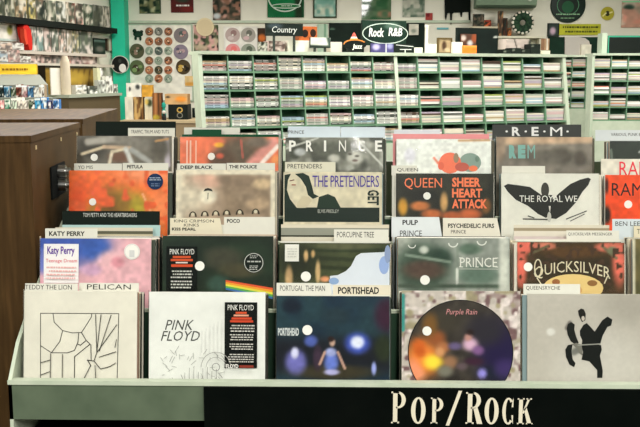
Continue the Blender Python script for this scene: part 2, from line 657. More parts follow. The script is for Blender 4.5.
SY = LIPY - 0.012
sa, sb = at(203.5, 385.6, SY), at(203.5, 440, SY)
ks = kscale(at(460, 405, SY))
mb = MB(); mb.box((sa[0], 0, sb[2]), (BX1, 0.011, LIPZ - 0.0125), mat=BLACKPANEL)
sign = mb.build('section_sign', loc=(0, SY, 0))
tag(sign, 'wide black section sign lettered in cream along the bin front', 'sign')
mb = MB()
base = at(460, 423.5, SY)[2]
for ch, xa, xb, hh in (('P', 391.5, 406, 33), ('O', 411, 425.5, 27), ('P', 431, 443.5, 27), ('/', 446, 461.5, 33), ('R', 466, 481, 33), ('O', 484.5, 498.5, 27), ('C', 502, 514, 27), ('K', 517.5, 530, 27)):
    X = at(xa, 410, SY)[0]
    for pc in glyph(ch, hh * ks, (xb - xa) * ks):
        ar = sum(pc[i][0] * pc[(i + 1) % len(pc)][1] - pc[(i + 1) % len(pc)][0] * pc[i][1] for i in range(len(pc)))
        mb.prism([(X + x, base + z) for x, z in (pc if ar > 0 else pc[::-1])], -0.002, -0.0002, (222, 214, 190))
mb.build('lettering', sign)

# ------------------------------------------------------------------ record sleeves
Wt = (236, 233, 222)
CREAM = (224, 217, 196)
INK = (14, 18, 16)
fronts = {}
NAMES = {}


def stand(row, px, ytop, dY):
    """lean a card in its tray: all cards of a row share one tilt, spaced dY apart along the tray."""
    zb = TRAY_Z[row] + 0.003
    yb = ROW_Y[row] - 0.312 * math.sin(TILT) + dY
    Y = ROW_Y[row] + dY
    for _ in range(4):
        P = at(px, ytop, Y)
        hh = (P[2] - zb) / math.cos(TILT)
        Y = yb + hh * math.sin(TILT)
    return P, kscale(P), zb, hh, yb


def record(row, x0, x1, ytop, dY=0.0, H=None):
    """an album standing in a tray: returns its mesh builder, Art and a finisher."""
    P, k, zb, hh, yb = stand(row, (x0 + x1) / 2, ytop, dY)
    W = (x1 - x0) * k
    m = MB()
    m.box((-W / 2, 0, 0), (W / 2, 0.0042, hh), (215, 210, 195), PAPER)
    art = Art(m, x0, ytop, x1, ytop + min(hh, W * 1.0) / k, k, hh, (x0 + x1) / 2, -0.0004, GLOSS)
    loc = (P[0], yb, zb)
    return m, art, loc, W, hh, k


def sticker(parent, art, x, y, r, col=(238, 236, 228), name='price_sticker', deco=None):
    m = MB()
    X, Z = art.L(x, y)
    m.disc(X, Z, r * art.k, r * art.k, -0.0035, -0.0029, col, PAPER, 24)
    if deco:
        a = Art(m, x - r, y - r, x + r, y + r, art.k, Z + r * art.k, x - X / art.k, -0.0036, PAPER)
        deco(a)
    return m.build(name, parent)


def hype(parent, art, x0, y0, x1, y1, col, deco, name='hype_sticker'):
    m = MB()
    (a, t), (b, u) = art.L(x0, y0), art.L(x1, y1)
    m.box((a, -0.0034, u), (b, -0.0029, t), col, PAPER)
    A = Art(m, x0, y0, x1, y1, art.k, t, x0 - a / art.k, -0.0036, PAPER)
    deco(A)
    return m.build(name, parent)


def finish(m, art, loc, W, hh, label, group='albums facing out at the front of each pack', film=True):
    o = m.build('record_sleeve', loc=loc, rot=(-TILT, 0, 0))
    tag(o, label, 'record', group)
    if film:
        f = MB()
        x, y0, y1, z1 = W / 2 + 0.001, -0.0055, 0.0062, hh + 0.005
        # an open-topped bag: loose front sheet, side folds
        n, h = 22, 22
        seed = len(bpy.data.meshes)
        V1, V2 = vnoise(h + 1, n + 1, 4, seed), vnoise(h + 1, n + 1, 3, seed + 500)

        def fp(i, j):
            u, v = i / n, j / h
            e = math.sin(math.pi * u) ** 0.6 * (0.35 + 0.65 * v)
            return (-x + 2 * x * u, y0 - 0.0035 * e * V1[j, i] - 0.0045 * e * v ** 4 * V2[j, i], z1 * v - 0.003 * v ** 8 * V1[0, i])
        for i in range(n):
            for j in range(h):
                f.poly([fp(i, j), fp(i + 1, j), fp(i + 1, j + 1), fp(i, j + 1)], mat=FILM)
        f.poly([(x, y0, 0), (x, y1, 0), (x, y1, z1), (x, y0, z1)], mat=FILM)
        f.poly([(-x, y1, 0), (-x, y0, 0), (-x, y0, z1), (-x, y1, z1)], mat=FILM)
        fo = f.build('plastic_sleeve', o, smooth=True)
        weld(fo)
    return o


# ---- front row
m, a, *g = record(1, 24, 137.5, 291)
a.paint((226, 221, 206), [('n', 8, 0.02, 3)], grain=0.02)
K = lambda q: [(15 + x / 4.07, 280 + y / 4.07) for x, y in q]
for q in ([(104, 136), (424, 136), (418, 450), (106, 450), (104, 136)],
          [(155, 136), (160, 172), (195, 206), (235, 215), (272, 213), (290, 186), (312, 150), (314, 137)],
          [(195, 206), (184, 250), (150, 296), (106, 268)], [(150, 296), (215, 296), (244, 286), (258, 252), (261, 215)],
          [(272, 213), (292, 245), (268, 265), (258, 260)], [(292, 245), (308, 260), (245, 311), (245, 440)], [(311, 262), (313, 325)],
          [(330, 140), (336, 292)], [(352, 140), (336, 292)], [(393, 142), (346, 288)], [(417, 180), (336, 294)],
          [(336, 294), (325, 328), (298, 324), (312, 346), (284, 400)], [(325, 328), (352, 360), (390, 350), (414, 335)],
          [(346, 312), (414, 290)], [(196, 302), (196, 440)], [(148, 298), (147, 440)], [(108, 336), (145, 325)], [(108, 386), (145, 372)],
          [(330, 346), (336, 440)], [(417, 240), (411, 272)]):
    a.line(K(q), 0.75, (38, 38, 34))
finish(m, a, g[0], g[1], g[2], 'white album with a black boxed line drawing, front row beside the bin end')

m, a, *g = record(1, 149, 265.5, 292)
a.paint((230, 230, 223), [('n', 6, 0.02, 9)], grain=0.02)
rg = random.Random(4)
a.text('PINK', 165, 320, 194, 330, (70, 70, 66), 0.0, shear=0.3)
a.text('FLOYD', 161, 331, 200, 341, (60, 60, 56), 0.0, shear=0.3)
for i in range(46):
    x, y = rg.uniform(162, 225), rg.uniform(352, 388)
    a.line([(x, y), (x + rg.uniform(-5, 5), y + rg.uniform(-7, 7))], 0.45, (150, 150, 144))
for i in range(8):
    a.line([(186 + i * 4.5, 384), (186 + i * 4.5, 372 - 6 * abs(math.sin(i)))], 0.5, (140, 140, 134))
a.ring(217, 366, 15, 15, 0.6, (150, 150, 144), 180, 360).ring(217, 366, 10, 10, 0.6, (160, 160, 154), 180, 360).ring(217, 366, 4, 4, 0.6, (120, 120, 116))
for i in range(6):
    a.line([(203 + i * 4, 352), (203 + i * 4, 330 - i * 2.4)], 0.4, (196, 196, 190))
o = finish(m, a, g[0], g[1], g[2], 'white album with faint grey pencil sketch and tall black sticker')


def d1(A):
    A.text('PINK FLOYD', 228, 304.5, 254, 310, (238, 236, 228), 0.03)
    A.rect(236, 311.5, 247, 313.5, (214, 84, 48)).rect(234, 314.2, 249, 316, (226, 160, 130)).rect(232, 317, 252, 319.2, (206, 74, 44)).rect(230.5, 319.8, 253.5, 322, (206, 74, 44))
    A.scrawl(229, 324, 255, 332, (196, 194, 184), 3, 2).scrawl(230, 333, 254, 340, (196, 194, 184), 3, 3).scrawl(230, 342, 254, 349, (196, 194, 184), 3, 4).scrawl(229, 352, 255, 361, (196, 194, 184), 4, 5)
    A.text('FLOYD', 228, 362, 240, 366, (238, 236, 228), 0.02).rect(241, 363, 255, 365.5, (128, 50, 36))


hype(o, a, 225, 302, 257.5, 367.5, (12, 16, 13), d1)

m, a, *g = record(1, 276.5, 389.5, 296)
a.paint((26, 46, 62), [('m', 6, (36, 60, 68), .3, .8, 4), ('b', 336, 316, 14, 9, (34, 52, 60)), ('b', 388, 315, 14, 18, (56, 28, 48)), ('b', 292, 306, 10, 8, (20, 30, 44)),
                       ('s', 277, 355, 390, 355, 19, (24, 26, 34)), ('b', 333, 372, 44, 8, (58, 52, 36)), ('b', 384, 348, 10, 14, (40, 48, 30)),
                       ('b', 357.5, 343, 13, 11, (70, 90, 190)), ('b', 357.5, 342, 7, 6.5, (236, 240, 255)), ('b', 311, 341, 7, 6, (80, 96, 170)), ('b', 296, 362, 11, 13, (112, 110, 180)),
                       ('b', 295, 353, 4, 6, (214, 214, 240)), ('b', 374, 368, 2.5, 7, (150, 160, 220)), ('b', 318, 358, 5, 13, (60, 44, 60)),
                       ('b', 331.5, 362, 7.5, 11, (104, 124, 206)), ('b', 331, 352, 6, 4.5, (168, 176, 224)), ('b', 332.5, 342.5, 3, 4, (196, 160, 140)), ('b', 331, 339, 3.4, 3, (40, 26, 24)),
                       ('s', 325, 352, 320, 364, 1.4, (190, 150, 132)), ('s', 338, 352, 345, 368, 1.4, (190, 150, 132)), ('b', 332, 372, 8, 3, (180, 176, 220))])
a.text('PORTISHEAD', 278, 328, 299, 336, (206, 210, 208), 0.04)
o = finish(m, a, g[0], g[1], g[2], 'navy album showing a woman in a blue dress under stage lights')
sticker(o, a, 307.5, 330, 5)

m, a, *g = record(1, 402, 520, 291)
a.paint((196, 186, 176), [('m', 22, (120, 92, 92), .55, .8, 3), ('m', 26, (226, 214, 208), .55, .8, 8), ('m', 16, (160, 150, 120), .6, .85, 5),
                          ('s', 403, 296, 403, 330, 2.2, (60, 150, 140))])
o = finish(m, a, g[0], g[1], g[2], 'album holding a round picture disc in a pale floral sleeve')
m = MB()
cx, cy, R = 460.5, 352.2, 52.6
X, Z = a.L(cx, cy)
m.disc(X, Z, R * a.k, R * a.k, -0.0024, -0.0008, (16, 16, 15), GLOSS, 48)
R2 = 51.7
A = Art(m, cx - R2, cy - R2, cx + R2, cy + R2, a.k, Z + R2 * a.k, cx - X / a.k, -0.0026, GLOSS)
# concentric coloured wedges painted as a fan of small quads
nr, na = 26, 72


DN = vnoise(110, 110, 22, 77)


def disc_col(x, y):
    c = np.array((60, 54, 48), float) * (0.75 + 0.5 * DN[int((y - 290) * .8) % 110, int((x - 400) * .8) % 110])
    for (bx, by, rx, ry, cc) in ((500, 352, 26, 32, (34, 24, 64)), (497, 372, 20, 8, (26, 30, 46)), (440, 322, 22, 12, (62, 56, 46)), (485, 330, 20, 16, (44, 40, 48)), (423, 358, 19, 20, (232, 132, 54)), (414, 374, 11, 8, (236, 160, 120)), (436, 338, 10, 8, (150, 84, 44)), (450, 362, 8, 7, (150, 110, 80)), (505, 368, 12, 10, (60, 44, 96)),
                                 (412, 372, 10, 14, (236, 150, 110)), (433, 362, 10, 8, (242, 218, 66)), (419, 345, 7, 6, (206, 100, 36)), (443, 347, 7, 6, (176, 112, 70)), (420, 352, 6, 5, (196, 92, 30)), (440, 352, 5, 5, (208, 150, 100)), (430, 325, 8, 12, (120, 84, 40)),
                                 (470, 344, 8, 7, (216, 176, 200)), (478, 350, 6, 5, (130, 90, 140)), (468, 337, 4, 4, (190, 140, 130)), (470, 332, 4, 3, (40, 26, 24)), (455, 346, 7, 4, (104, 90, 130)), (482, 373, 5, 5, (150, 140, 220)),
                                 (445, 371, 8, 6, (120, 118, 104)), (474, 361, 10, 4, (60, 30, 50)), (462, 366, 6, 4, (96, 80, 84))):
        w = math.exp(-(((x - bx) / rx) ** 2 + ((y - by) / ry) ** 2) ** 2)
        c = c * (1 - w) + np.array(cc) * w
    return to_lin(c).tolist()


for i in range(nr):
    for j in range(na):
        q = [(i, j), (i, j + 1), (i + 1, j + 1), (i + 1, j)]
        pts, cols = [], []
        for ii, jj in (q if i else q[1:]):
            r_, t_ = R2 * ii / nr, 2 * math.pi * jj / na
            px, py = cx + r_ * math.cos(t_), cy + r_ * math.sin(t_)
            x_, z_ = A.L(px, py)
            pts.append((x_, -0.0026, z_)); cols.append(disc_col(px, py))
        m.poly(pts, mat=GLOSS, cols=cols)
A.text('Purple Rain', 446, 309, 477, 316, (206, 140, 140), 0.01, shear=0.25)
m.build('picture_disc', o)
sticker(o, a, 427, 331, 4.6)

m, a, *g = record(1, 527.5, 643, 294)
a.paint((186, 180, 168), [('b', 600, 370, 50, 40, (198, 193, 182)), ('b', 640, 296, 40, 30, (168, 162, 150)), ('b', 551, 332, 4.5, 4, (216, 213, 204)),
                          ('s', 570, 323, 567, 328, 2.4, (120, 114, 106)), 
                          ('s', 574, 352, 588, 344, 3.5, (120, 120, 112))], res=0.9, grain=0.03)
K = lambda q: [(520 + x / 4.267, 285 + y / 4.267) for x, y in q]
a.pol(K([(255, 195), (270, 170), (285, 162), (302, 180), (318, 198), (345, 240), (325, 262), (285, 250), (262, 262), (265, 235), (256, 215)]), (18, 20, 17))
a.pol(K([(318, 198), (350, 150), (372, 134), (393, 146), (388, 172), (372, 178), (352, 215), (342, 250), (328, 240)]), (18, 20, 17))
a.pol(K([(262, 258), (300, 246), (345, 256), (348, 275), (340, 300), (352, 365), (350, 395), (328, 395), (328, 362), (295, 325), (262, 318), (268, 285)]), (18, 20, 17))
a.pol(K([(247, 110), (260, 100), (272, 104), (280, 122), (278, 150), (264, 158), (255, 140), (250, 128)]), (26, 24, 20))
a.pol(K([(199, 185), (204, 166), (218, 158), (233, 168), (231, 190), (240, 222), (250, 246), (236, 254), (216, 240), (203, 212)]), (26, 27, 23))
a.pol(K([(193, 275), (204, 256), (224, 252), (219, 282), (224, 316), (236, 334), (230, 350), (210, 338), (196, 306)]), (18, 20, 17))
a.pol(K([(222, 252), (240, 246), (262, 254), (266, 300), (252, 290), (240, 268)]), (120, 118, 108))
a.line(K([(246, 256), (340, 250)]), 1.1, (150, 150, 140))
a.ell(*K([(268, 142)])[0], 1.6, 2.4, (196, 186, 172))
finish(m, a, g[0], g[1], g[2], 'beige album with a leaping figure dressed in black')

# ---- second row
m, a, *g = record(2, 40, 151.5, 238.5)
a.paint((222, 172, 178), [('b', 60, 240, 50, 30, (62, 88, 168)), ('b', 95, 248, 16, 12, (58, 92, 170)), ('b', 46, 262, 14, 14, (110, 120, 190)), ('b', 44, 290, 18, 16, (224, 168, 180)),
                          ('b', 112, 262, 16, 12, (228, 182, 186)), ('b', 120, 278, 26, 16, (224, 176, 182)), ('b', 118, 262, 7, 6, (206, 140, 150)), ('b', 92, 270, 10, 6, (200, 160, 188)),
                          ('n', 9, 0.04, 5)])
o = finish(m, a, g[0], g[1], g[2], 'pink cloud and blue sky album with white rectangular sticker')


def d2(A):
    A.text('Katy Perry', 47.5, 246.5, 75, 256.5, (96, 56, 150), 0.025)
    A.text('Teenage Dream', 46, 259, 77.5, 263.5, (214, 70, 92), 0.04)
    A.scrawl(46, 266, 77, 280, (226, 176, 172), 4, 8)


hype(o, a, 44, 244, 79, 283, (238, 234, 232), d2)
sticker(o, a, 132.5, 251.5, 8, deco=lambda A: A.ring(132.5, 251.5, 7.4, 7.4, .5, (206, 204, 200)).rect(130, 250, 135, 257, (208, 208, 206)))

m, a, *g = record(2, 162.5, 273.5, 236)
a.paint((30, 44, 30), [('n', 7, 0.25, 5), ('b', 222, 258, 22, 12, (62, 62, 48)), ('b', 240, 270, 22, 8, (70, 66, 46)), ('b', 180, 262, 24, 24, (22, 36, 26)), 
                       ('b', 219, 284, 12, 9, (52, 78, 66))])
for i, c in enumerate(((226, 90, 50), (236, 160, 50), (226, 216, 70), (90, 170, 80), (60, 110, 170))):
    a.pol([(226, 280 + i * 1.9), (226, 281.9 + i * 1.9), (273, 289.8 + i * 2.2), (273, 287.6 + i * 2.2)], c)
o = finish(m, a, g[0], g[1], g[2], 'dark green-black album with a rainbow stripe, black sticker and round seal')


def d3(A):
    A.text('PINK FLOYD', 170, 249, 194.5, 254.5, (236, 234, 226), 0.03)
    A.rect(173, 256, 191, 258.2, (206, 84, 46)).rect(171, 259, 193, 261.2, (206, 84, 46)).rect(176, 262, 188, 263.4, (224, 208, 196)).rect(171.5, 264.4, 193, 267, (206, 78, 44))
    A.scrawl(171, 270, 193, 279, (196, 198, 188), 3, 12).scrawl(171, 280, 193, 289, (196, 198, 188), 3, 13)


hype(o, a, 166.5, 246.5, 197.5, 291, (12, 18, 14), d3)
sticker(o, a, 200, 266, 4.8)
sticker(o, a, 254, 262.5, 10, (22, 30, 24), 'seal_sticker', lambda A: A.ring(254, 262.5, 9.6, 9.6, 0.7, (196, 198, 190)).scrawl(250, 255, 258, 258.5, (186, 188, 180), 2, 4).scrawl(246.5, 260, 262, 263, (186, 188, 180), 1, 5).scrawl(249, 265, 259, 270, (186, 188, 180), 3, 6))

m, a, *g = record(2, 279.5, 390, 243)
a.paint((66, 72, 44), [('s', 310, 250, 392, 250, 2.2, (42, 52, 30)), ('s', 318, 258, 360, 260, 2.2, (46, 54, 32)), ('s', 318, 267, 352, 269, 2.2, (44, 52, 30)), ('b', 298, 262, 22, 20, (38, 42, 26)), ('b', 345, 246, 30, 4, (84, 86, 60)),
                       ('b', 289, 278, 4, 12, (200, 164, 116)), ('b', 306, 256, 2.4, 6, (196, 160, 110)), ('b', 313, 254, 2, 4, (186, 150, 100)), ('b', 318, 272, 2.6, 12, (208, 174, 122)), ('b', 325, 279, 5, 3, (222, 150, 104)),
                       ('n', 10, 0.1, 6)])
a.pol([(330, 276), (338, 275), (346, 271), (351, 266), (356, 256), (361, 253), (372, 252.5), (382, 252), (389.5, 251), (389.5, 300), (331, 300)], (214, 220, 228))
a.ell(384, 265, 5, 9, (150, 172, 216)).ell(387.5, 254, 3, 9, (140, 156, 190)).ell(334, 281, 5, 3.5, (140, 168, 206))
o = finish(m, a, g[0], g[1], g[2], 'dark olive album with a pale blue draped shape at its side')
sticker(o, a, 306, 276.5, 5)
hype(o, a, 285, 244.5, 299, 261.5, (226, 224, 214), lambda A: A.scrawl(287, 248, 297, 258, (200, 198, 190), 4, 3), 'note_sticker')

m, a, *g = record(2, 398, 509.5, 238)
a.paint((142, 148, 138), [('b', 402, 250, 10, 30, (176, 180, 168)), ('b', 422, 268, 30, 26, (56, 74, 60), 5), ('b', 440, 258, 12, 10, (40, 60, 48), 4), ('b', 424, 270, 22, 10, (84, 66, 56)), ('s', 406, 255, 450, 262, 1.6, (120, 136, 120)),
                          ('b', 470, 249, 12, 6, (84, 104, 88)), ('b', 478, 275, 22, 10, (92, 112, 98)), ('b', 424, 250, 5, 4, (190, 194, 182)), ('s', 400, 286, 505, 286, 2, (70, 84, 70)),
                          ('s', 503.5, 240, 503.5, 300, 5, (196, 198, 186)), ('s', 457.5, 245, 457.5, 266, 0.9, (120, 130, 118)), ('s', 457, 269, 457, 283, 1.3, (206, 208, 198)), ('n', 9, 0.06, 2)])
a.text('PRINCE', 460, 257.5, 497, 267, (222, 222, 212), 0.0)
for xa, xb in ((460, 463), (476, 478.5), (496, 498)):
    a.rect(xa - 1, 266.4, xb, 267.2, (222, 222, 212)).rect(xa - 1, 257.4, xb, 258.2, (222, 222, 212))
a.rect(459, 268.6, 498, 269.1, (206, 206, 196))
a.ring(453, 243, 5, 4.5, 1.2, (214, 216, 206), 0, 180).ring(481.5, 241, 5, 4.5, 1.2, (214, 216, 206), 0, 180).ring(412, 245, 4, 3.5, 1, (214, 216, 206), 0, 180)
o = finish(m, a, g[0], g[1], g[2], 'grey-green album with small white serif capitals on its right half')
sticker(o, a, 425, 280, 4.8)

m, a, *g = record(2, 517.5, 624, 242.5)
a.paint((66, 52, 30), [('b', 573, 272, 48, 27, (52, 42, 26), 8), ('b', 575, 252, 34, 7, (84, 58, 30)), ('b', 524, 246, 14, 9, (224, 110, 92)), ('b', 521, 268, 6, 22, (222, 108, 90), 4), ('b', 619, 262, 7, 24, (228, 112, 92), 4), ('b', 545, 246, 12, 4, (206, 120, 96)), ('b', 608, 247, 14, 5, (212, 110, 90)),
                       ('s', 530, 254, 548, 246, 1.4, (96, 92, 64)), ('s', 602, 246, 616, 258, 1.6, (110, 104, 76)), ('b', 612, 250, 5, 4, (110, 116, 86)), ('m', 30, (70, 50, 34), .66, .8, 6)])
a.ell(573, 288, 30, 14, (222, 194, 128))
a.ell(556, 282, 4, 3, (150, 96, 56)).ell(592, 283, 5, 3, (140, 100, 56)).ell(574, 290, 8, 5, (206, 160, 100))
a.text('QUICKSILVER', 534, 261, 610, 274, (216, 206, 176), 0.02, arch=7)
a.ring(538, 268, 4, 9, 1.2, (216, 206, 176)).line([(537, 278), (541, 284)], 1.2, (216, 206, 176)).line([(607, 276), (604, 283)], 1.2, (216, 206, 176))
o = finish(m, a, g[0], g[1], g[2], 'brown album with arched cream lettering and coral ornamental border')
sticker(o, a, 528, 267, 4.4)

m, a, *g = record(2, 633, 744, 239)
a.paint((112, 100, 62), [('m', 6, (84, 80, 50), .3, .7, 3), ('s', 634, 240, 634, 300, 1.6, (206, 200, 176))])
finish(m, a, g[0], g[1], g[2], 'olive-brown album cut off by the right edge of the picture')

# ---- third row
m, a, *g = record(3, 69, 168, 170.5)
a.paint((242, 116, 50), [('b', 78, 205, 24, 26, (234, 86, 34), 2), ('b', 150, 172, 34, 12, (244, 152, 106), 2.5), ('b', 160, 210, 16, 24, (244, 140, 84), 2.5), ('b', 119, 217, 33, 28, (176, 156, 48)), ('b', 110, 210, 15, 22, (122, 84, 30), 3), ('b', 126, 206, 8, 14, (150, 112, 40), 3), ('b', 138, 208, 8, 14, (178, 160, 46), 3),
                         ('b', 98, 193, 7, 4, (240, 96, 84)), ('s', 143, 194, 151, 212, 1.2, (240, 170, 120)), ('m', 14, (232, 100, 50), .6, .8, 6), ('b', 114, 180, 2, 2, (214, 90, 40))])
o = finish(m, a, g[0], g[1], g[2], 'bright orange album with a domed olive shape and round navy sticker')
sticker(o, a, 93, 202, 3.6)
sticker(o, a, 155.5, 181.5, 8, (26, 50, 88), 'seal_sticker', lambda A: A.scrawl(149.5, 177, 161.5, 181, (176, 190, 206), 2, 3).scrawl(151, 183, 160, 187, (110, 130, 160), 2, 5))

m, a, *g = record(3, 176, 275, 170)
a.paint((224, 214, 190), [('q', 184, 175, 271.5, 240, 6, (172, 150, 128)), ('q', 222, 176, 271, 217, 10, (146, 126, 104)), ('b', 205, 182, 16, 8, (212, 168, 146)), ('b', 238, 180, 20, 6, (140, 120, 100)), ('b', 262, 184, 9, 6, (206, 180, 144)), ('b', 258, 202, 12, 8, (186, 160, 130)),
                          ('b', 190, 198, 18, 18, (214, 203, 180), 2.5), ('b', 208, 196, 9, 8, (226, 218, 196)), ('b', 246, 196, 12, 5, (150, 130, 108)), ('n', 14, 0.07, 3),
                          ('s', 176, 172, 275, 172, 2.4, (226, 216, 192)), ('s', 273, 170, 273, 240, 2.4, (226, 216, 192)), ('s', 177, 170, 177, 240, 2.4, (226, 216, 192))])
a.pol([(203.5, 191.5), (205, 189), (208, 188), (211.5, 189), (213, 191.5), (208, 190.6)], (40, 40, 34)).line([(208.2, 193), (208, 199)], 0.7, (60, 56, 46))
for i, x in enumerate((193, 205, 216, 227, 240, 256)):
    a.ring(x, 217 - i * .6, 4, 5.5, 1.7, (62, 54, 38), 180, 360).ell(x, 214.5 - i * .6, 1.8, 1.8, (216, 206, 180))
finish(m, a, g[0], g[1], g[2], 'cream-bordered tan album with a small floating parasol')

m, a, *g = record(3, 283.5, 382, 172)
a.paint((216, 206, 178), [('n', 6, 0.03, 3)])
a.rect(284.5, 207.5, 379.5, 222, (16, 34, 24))
a.pol([(317, 208), (319, 197), (328, 194), (335, 197), (341, 208)], (20, 44, 28))
a.pol([(295, 174), (303, 173), (309, 176), (312, 186), (314, 194), (319, 196.5), (313, 199), (308, 195), (306, 187), (301, 179)], (18, 38, 26))
a.pol([(284.5, 175), (291, 173.8), (288, 180), (287, 190), (290, 199), (297, 208), (284.5, 208)], (18, 38, 26))
a.pol([(297, 203), (303, 196), (309, 197), (312, 201), (306, 208), (297, 208)], (206, 194, 164))
a.line([(290, 181), (294, 180)], 1.0, (110, 60, 50)).line([(292, 185), (295.5, 185)], 1.0, (150, 60, 52))
a.text('THE PRETENDERS', 312.5, 175.5, 379, 187, (70, 52, 150), 0.035, 0.92)
a.text('GET', 367.5, 190, 379, 205, (24, 40, 30), 0.03, turn=True)
a.text('ELVIS PRESLEY', 318, 209.5, 339, 213, (196, 198, 186), 0.02)
finish(m, a, g[0], g[1], g[2], 'cream album with heavy purple capitals and a dark-haired face')

m, a, *g = record(3, 396, 493.5, 173.5)
a.paint((42, 42, 32), [('n', 9, 0.2, 7), ('b', 403, 207, 5, 9, (206, 150, 52)), ('b', 420, 206, 10, 5, (206, 122, 66)), ('b', 432, 214, 11, 5, (190, 104, 56)), ('b', 444, 202, 4, 10, (206, 160, 100)), ('b', 452, 216, 10, 5, (180, 92, 50)), ('b', 470, 214, 12, 6, (196, 100, 56)),
                       ('b', 486, 206, 5, 8, (120, 80, 40)), ('b', 425, 196, 14, 5, (30, 30, 24))])
a.text('QUEEN', 404.5, 178, 442, 189.5, (240, 126, 84), 0.04)
a.text('SHEER', 452, 177.5, 480.5, 187, (240, 126, 84), 0.04)
a.text('HEART', 452, 188.5, 482, 197.5, (240, 126, 84), 0.04)
a.text('ATTACK', 452, 199, 487, 208.5, (240, 126, 84), 0.04)
o = finish(m, a, g[0], g[1], g[2], 'black album with bold orange capitals in two columns')
sticker(o, a, 427, 196, 3.7)

m, a, *g = record(3, 501.5, 598.5, 173.5)
a.paint((224, 222, 210), [('n', 7, 0.02, 3)], grain=0.03)
BK = (38, 38, 34)
a.pol([(504, 186), (508, 184), (520, 185.5), (530, 187), (540, 194), (548, 202), (550, 214), (546, 218), (538, 214), (528, 206), (516, 200), (508, 192)], BK)
a.pol([(550, 212), (551, 202), (558, 194), (570, 184), (580, 179.5), (588, 177.5), (590.5, 179), (588, 185), (582, 192), (576, 202), (566, 213), (556, 219), (548, 218)], BK)
a.ell(545, 190, 4, 7.5, (60, 58, 52)).pol([(540, 195), (552, 195), (554, 206), (540, 206)], BK)
a.text('THE ROYAL WE', 519.5, 195.5, 577, 202, (234, 232, 224), 0.05)
a.line([(566, 219), (586, 211)], 1, (70, 70, 64)).line([(570, 221), (584, 214)], 0.8, (70, 70, 64)).line([(523, 219), (548, 219.5)], 1.2, (60, 60, 56)).line([(528, 216), (534, 218)], 1, (60, 60, 56)).ell(549, 217, 2, 5, (196, 194, 184))
finish(m, a, g[0], g[1], g[2], 'white album with spread black wings and white capitals')

m, a, *g = record(3, 605.5, 703, 175)
a.paint((236, 78, 30), [('n', 9, 0.05, 4), ('b', 607, 215, 4, 9, (30, 26, 20)), ('b', 607, 186, 2, 8, (60, 30, 20)), ('b', 650, 206, 9, 9, (30, 26, 20), 6)])
a.text('RAMONES', 612, 183, 684, 196, (24, 20, 16), 0.04)
o = finish(m, a, g[0], g[1], g[2], 'orange-red album with jagged black capitals by the right edge')
sticker(o, a, 628, 204.5, 4)
m, a, *g = record(3, 601.5, 699, 159, dY=0.045)
a.paint((222, 216, 198), [('n', 7, 0.03, 3)])
a.text('RAMONES', 619.5, 161.5, 690, 176, (226, 52, 66), 0.03)
finish(m, a, g[0], g[1], g[2], 'cream album with red capitals rising behind the orange-red one', film=False)

# ---- back row
m, a, *g = record(4, 77, 172, 136)
a.paint((108, 102, 90), [('n', 8, 0.12, 3), ('b', 92, 148, 16, 12, (52, 48, 36)), ('s', 88, 142, 128, 137, 4, (172, 166, 154)), ('s', 120, 138, 160, 150, 6, (128, 122, 110)), ('b', 120, 157, 12, 6, (110, 74, 52), 4), ('s', 82, 154, 104, 147, 1.7, (214, 196, 164)), ('s', 104, 147, 130, 148, 2, (198, 170, 140)),
                         ('s', 112, 152, 109, 166, 1.8, (226, 212, 186)), ('s', 112, 152, 124, 149, 1.6, (216, 200, 170)), ('s', 126, 149, 133, 166, 2.6, (206, 206, 200)), ('s', 132, 150, 150, 162, 3, (170, 170, 164)), ('s', 166, 140, 168, 165, 3, (196, 186, 196)),
                         ('b', 160, 148, 10, 12, (88, 82, 70)), ('s', 156, 141, 168, 139, 1.2, (186, 140, 90))])
o = finish(m, a, g[0], g[1], g[2], 'grey and brown photographic album behind the bright orange one')
sticker(o, a, 94.5, 157.5, 3.6)

m, a, *g = record(4, 180, 278.5, 137)
a.paint((232, 122, 84), [('b', 240, 152, 26, 20, (98, 86, 70), 4), ('b', 222, 160, 14, 10, (92, 72, 56)), ('b', 215, 142, 10, 4, (230, 120, 84)), ('b', 219, 145, 5, 2.6, (236, 176, 60)), ('b', 220, 156, 4, 3, (206, 96, 70)), ('s', 252, 164, 274, 142, 6, (222, 152, 140)), ('s', 262, 163, 278, 146, 2.4, (240, 226, 216)),
                         ('b', 276, 160, 5, 5, (232, 150, 90)), ('s', 241, 140, 243, 158, 1.0, (186, 96, 80)), ('b', 258, 142, 12, 6, (116, 104, 90)), ('n', 9, 0.06, 4)])
a.line([(187, 141), (187, 164)], 1.6, (238, 190, 166)).line([(190.5, 141), (190.5, 164)], 1.6, (238, 196, 172)).line([(196, 141), (196, 164)], 1.4, (238, 186, 160))
o = finish(m, a, g[0], g[1], g[2], 'red-orange and brown album behind the cream-bordered tan one')
sticker(o, a, 211.5, 156.5, 3.6)

m, a, *g = record(4, 286, 383, 137.5)
a.paint((126, 126, 114), [('m', 12, (172, 172, 160), .5, .8, 3), ('m', 10, (70, 72, 62), .5, .8, 5), ('b', 336, 150, 30, 9, (92, 94, 82)), ('b', 355, 157.5, 8.5, 7, (206, 204, 192)), ('b', 334, 158, 6, 4, (196, 194, 182)), ('s', 356, 138, 385, 168, 1.0, (206, 206, 196)), ('b', 300, 152, 6, 4, (190, 192, 190)), ('s', 282, 150, 318, 138, 1.0, (190, 190, 180)),
                          ('b', 350, 154, 2.4, 1.2, (90, 86, 76)), ('b', 357, 156, 2.4, 1.2, (90, 86, 76)), ('b', 355, 160.5, 3, 1.2, (120, 100, 92))], res=0.9)
for ch, x in zip('PRINCE', (289, 306, 324, 339, 358, 375)):
    a.text(ch, x, 140.5, x + (2.2 if ch == 'I' else 7), 151.5, (240, 238, 230), 0.03)
finish(m, a, g[0], g[1], g[2], 'black and white album with widely spaced white capitals')

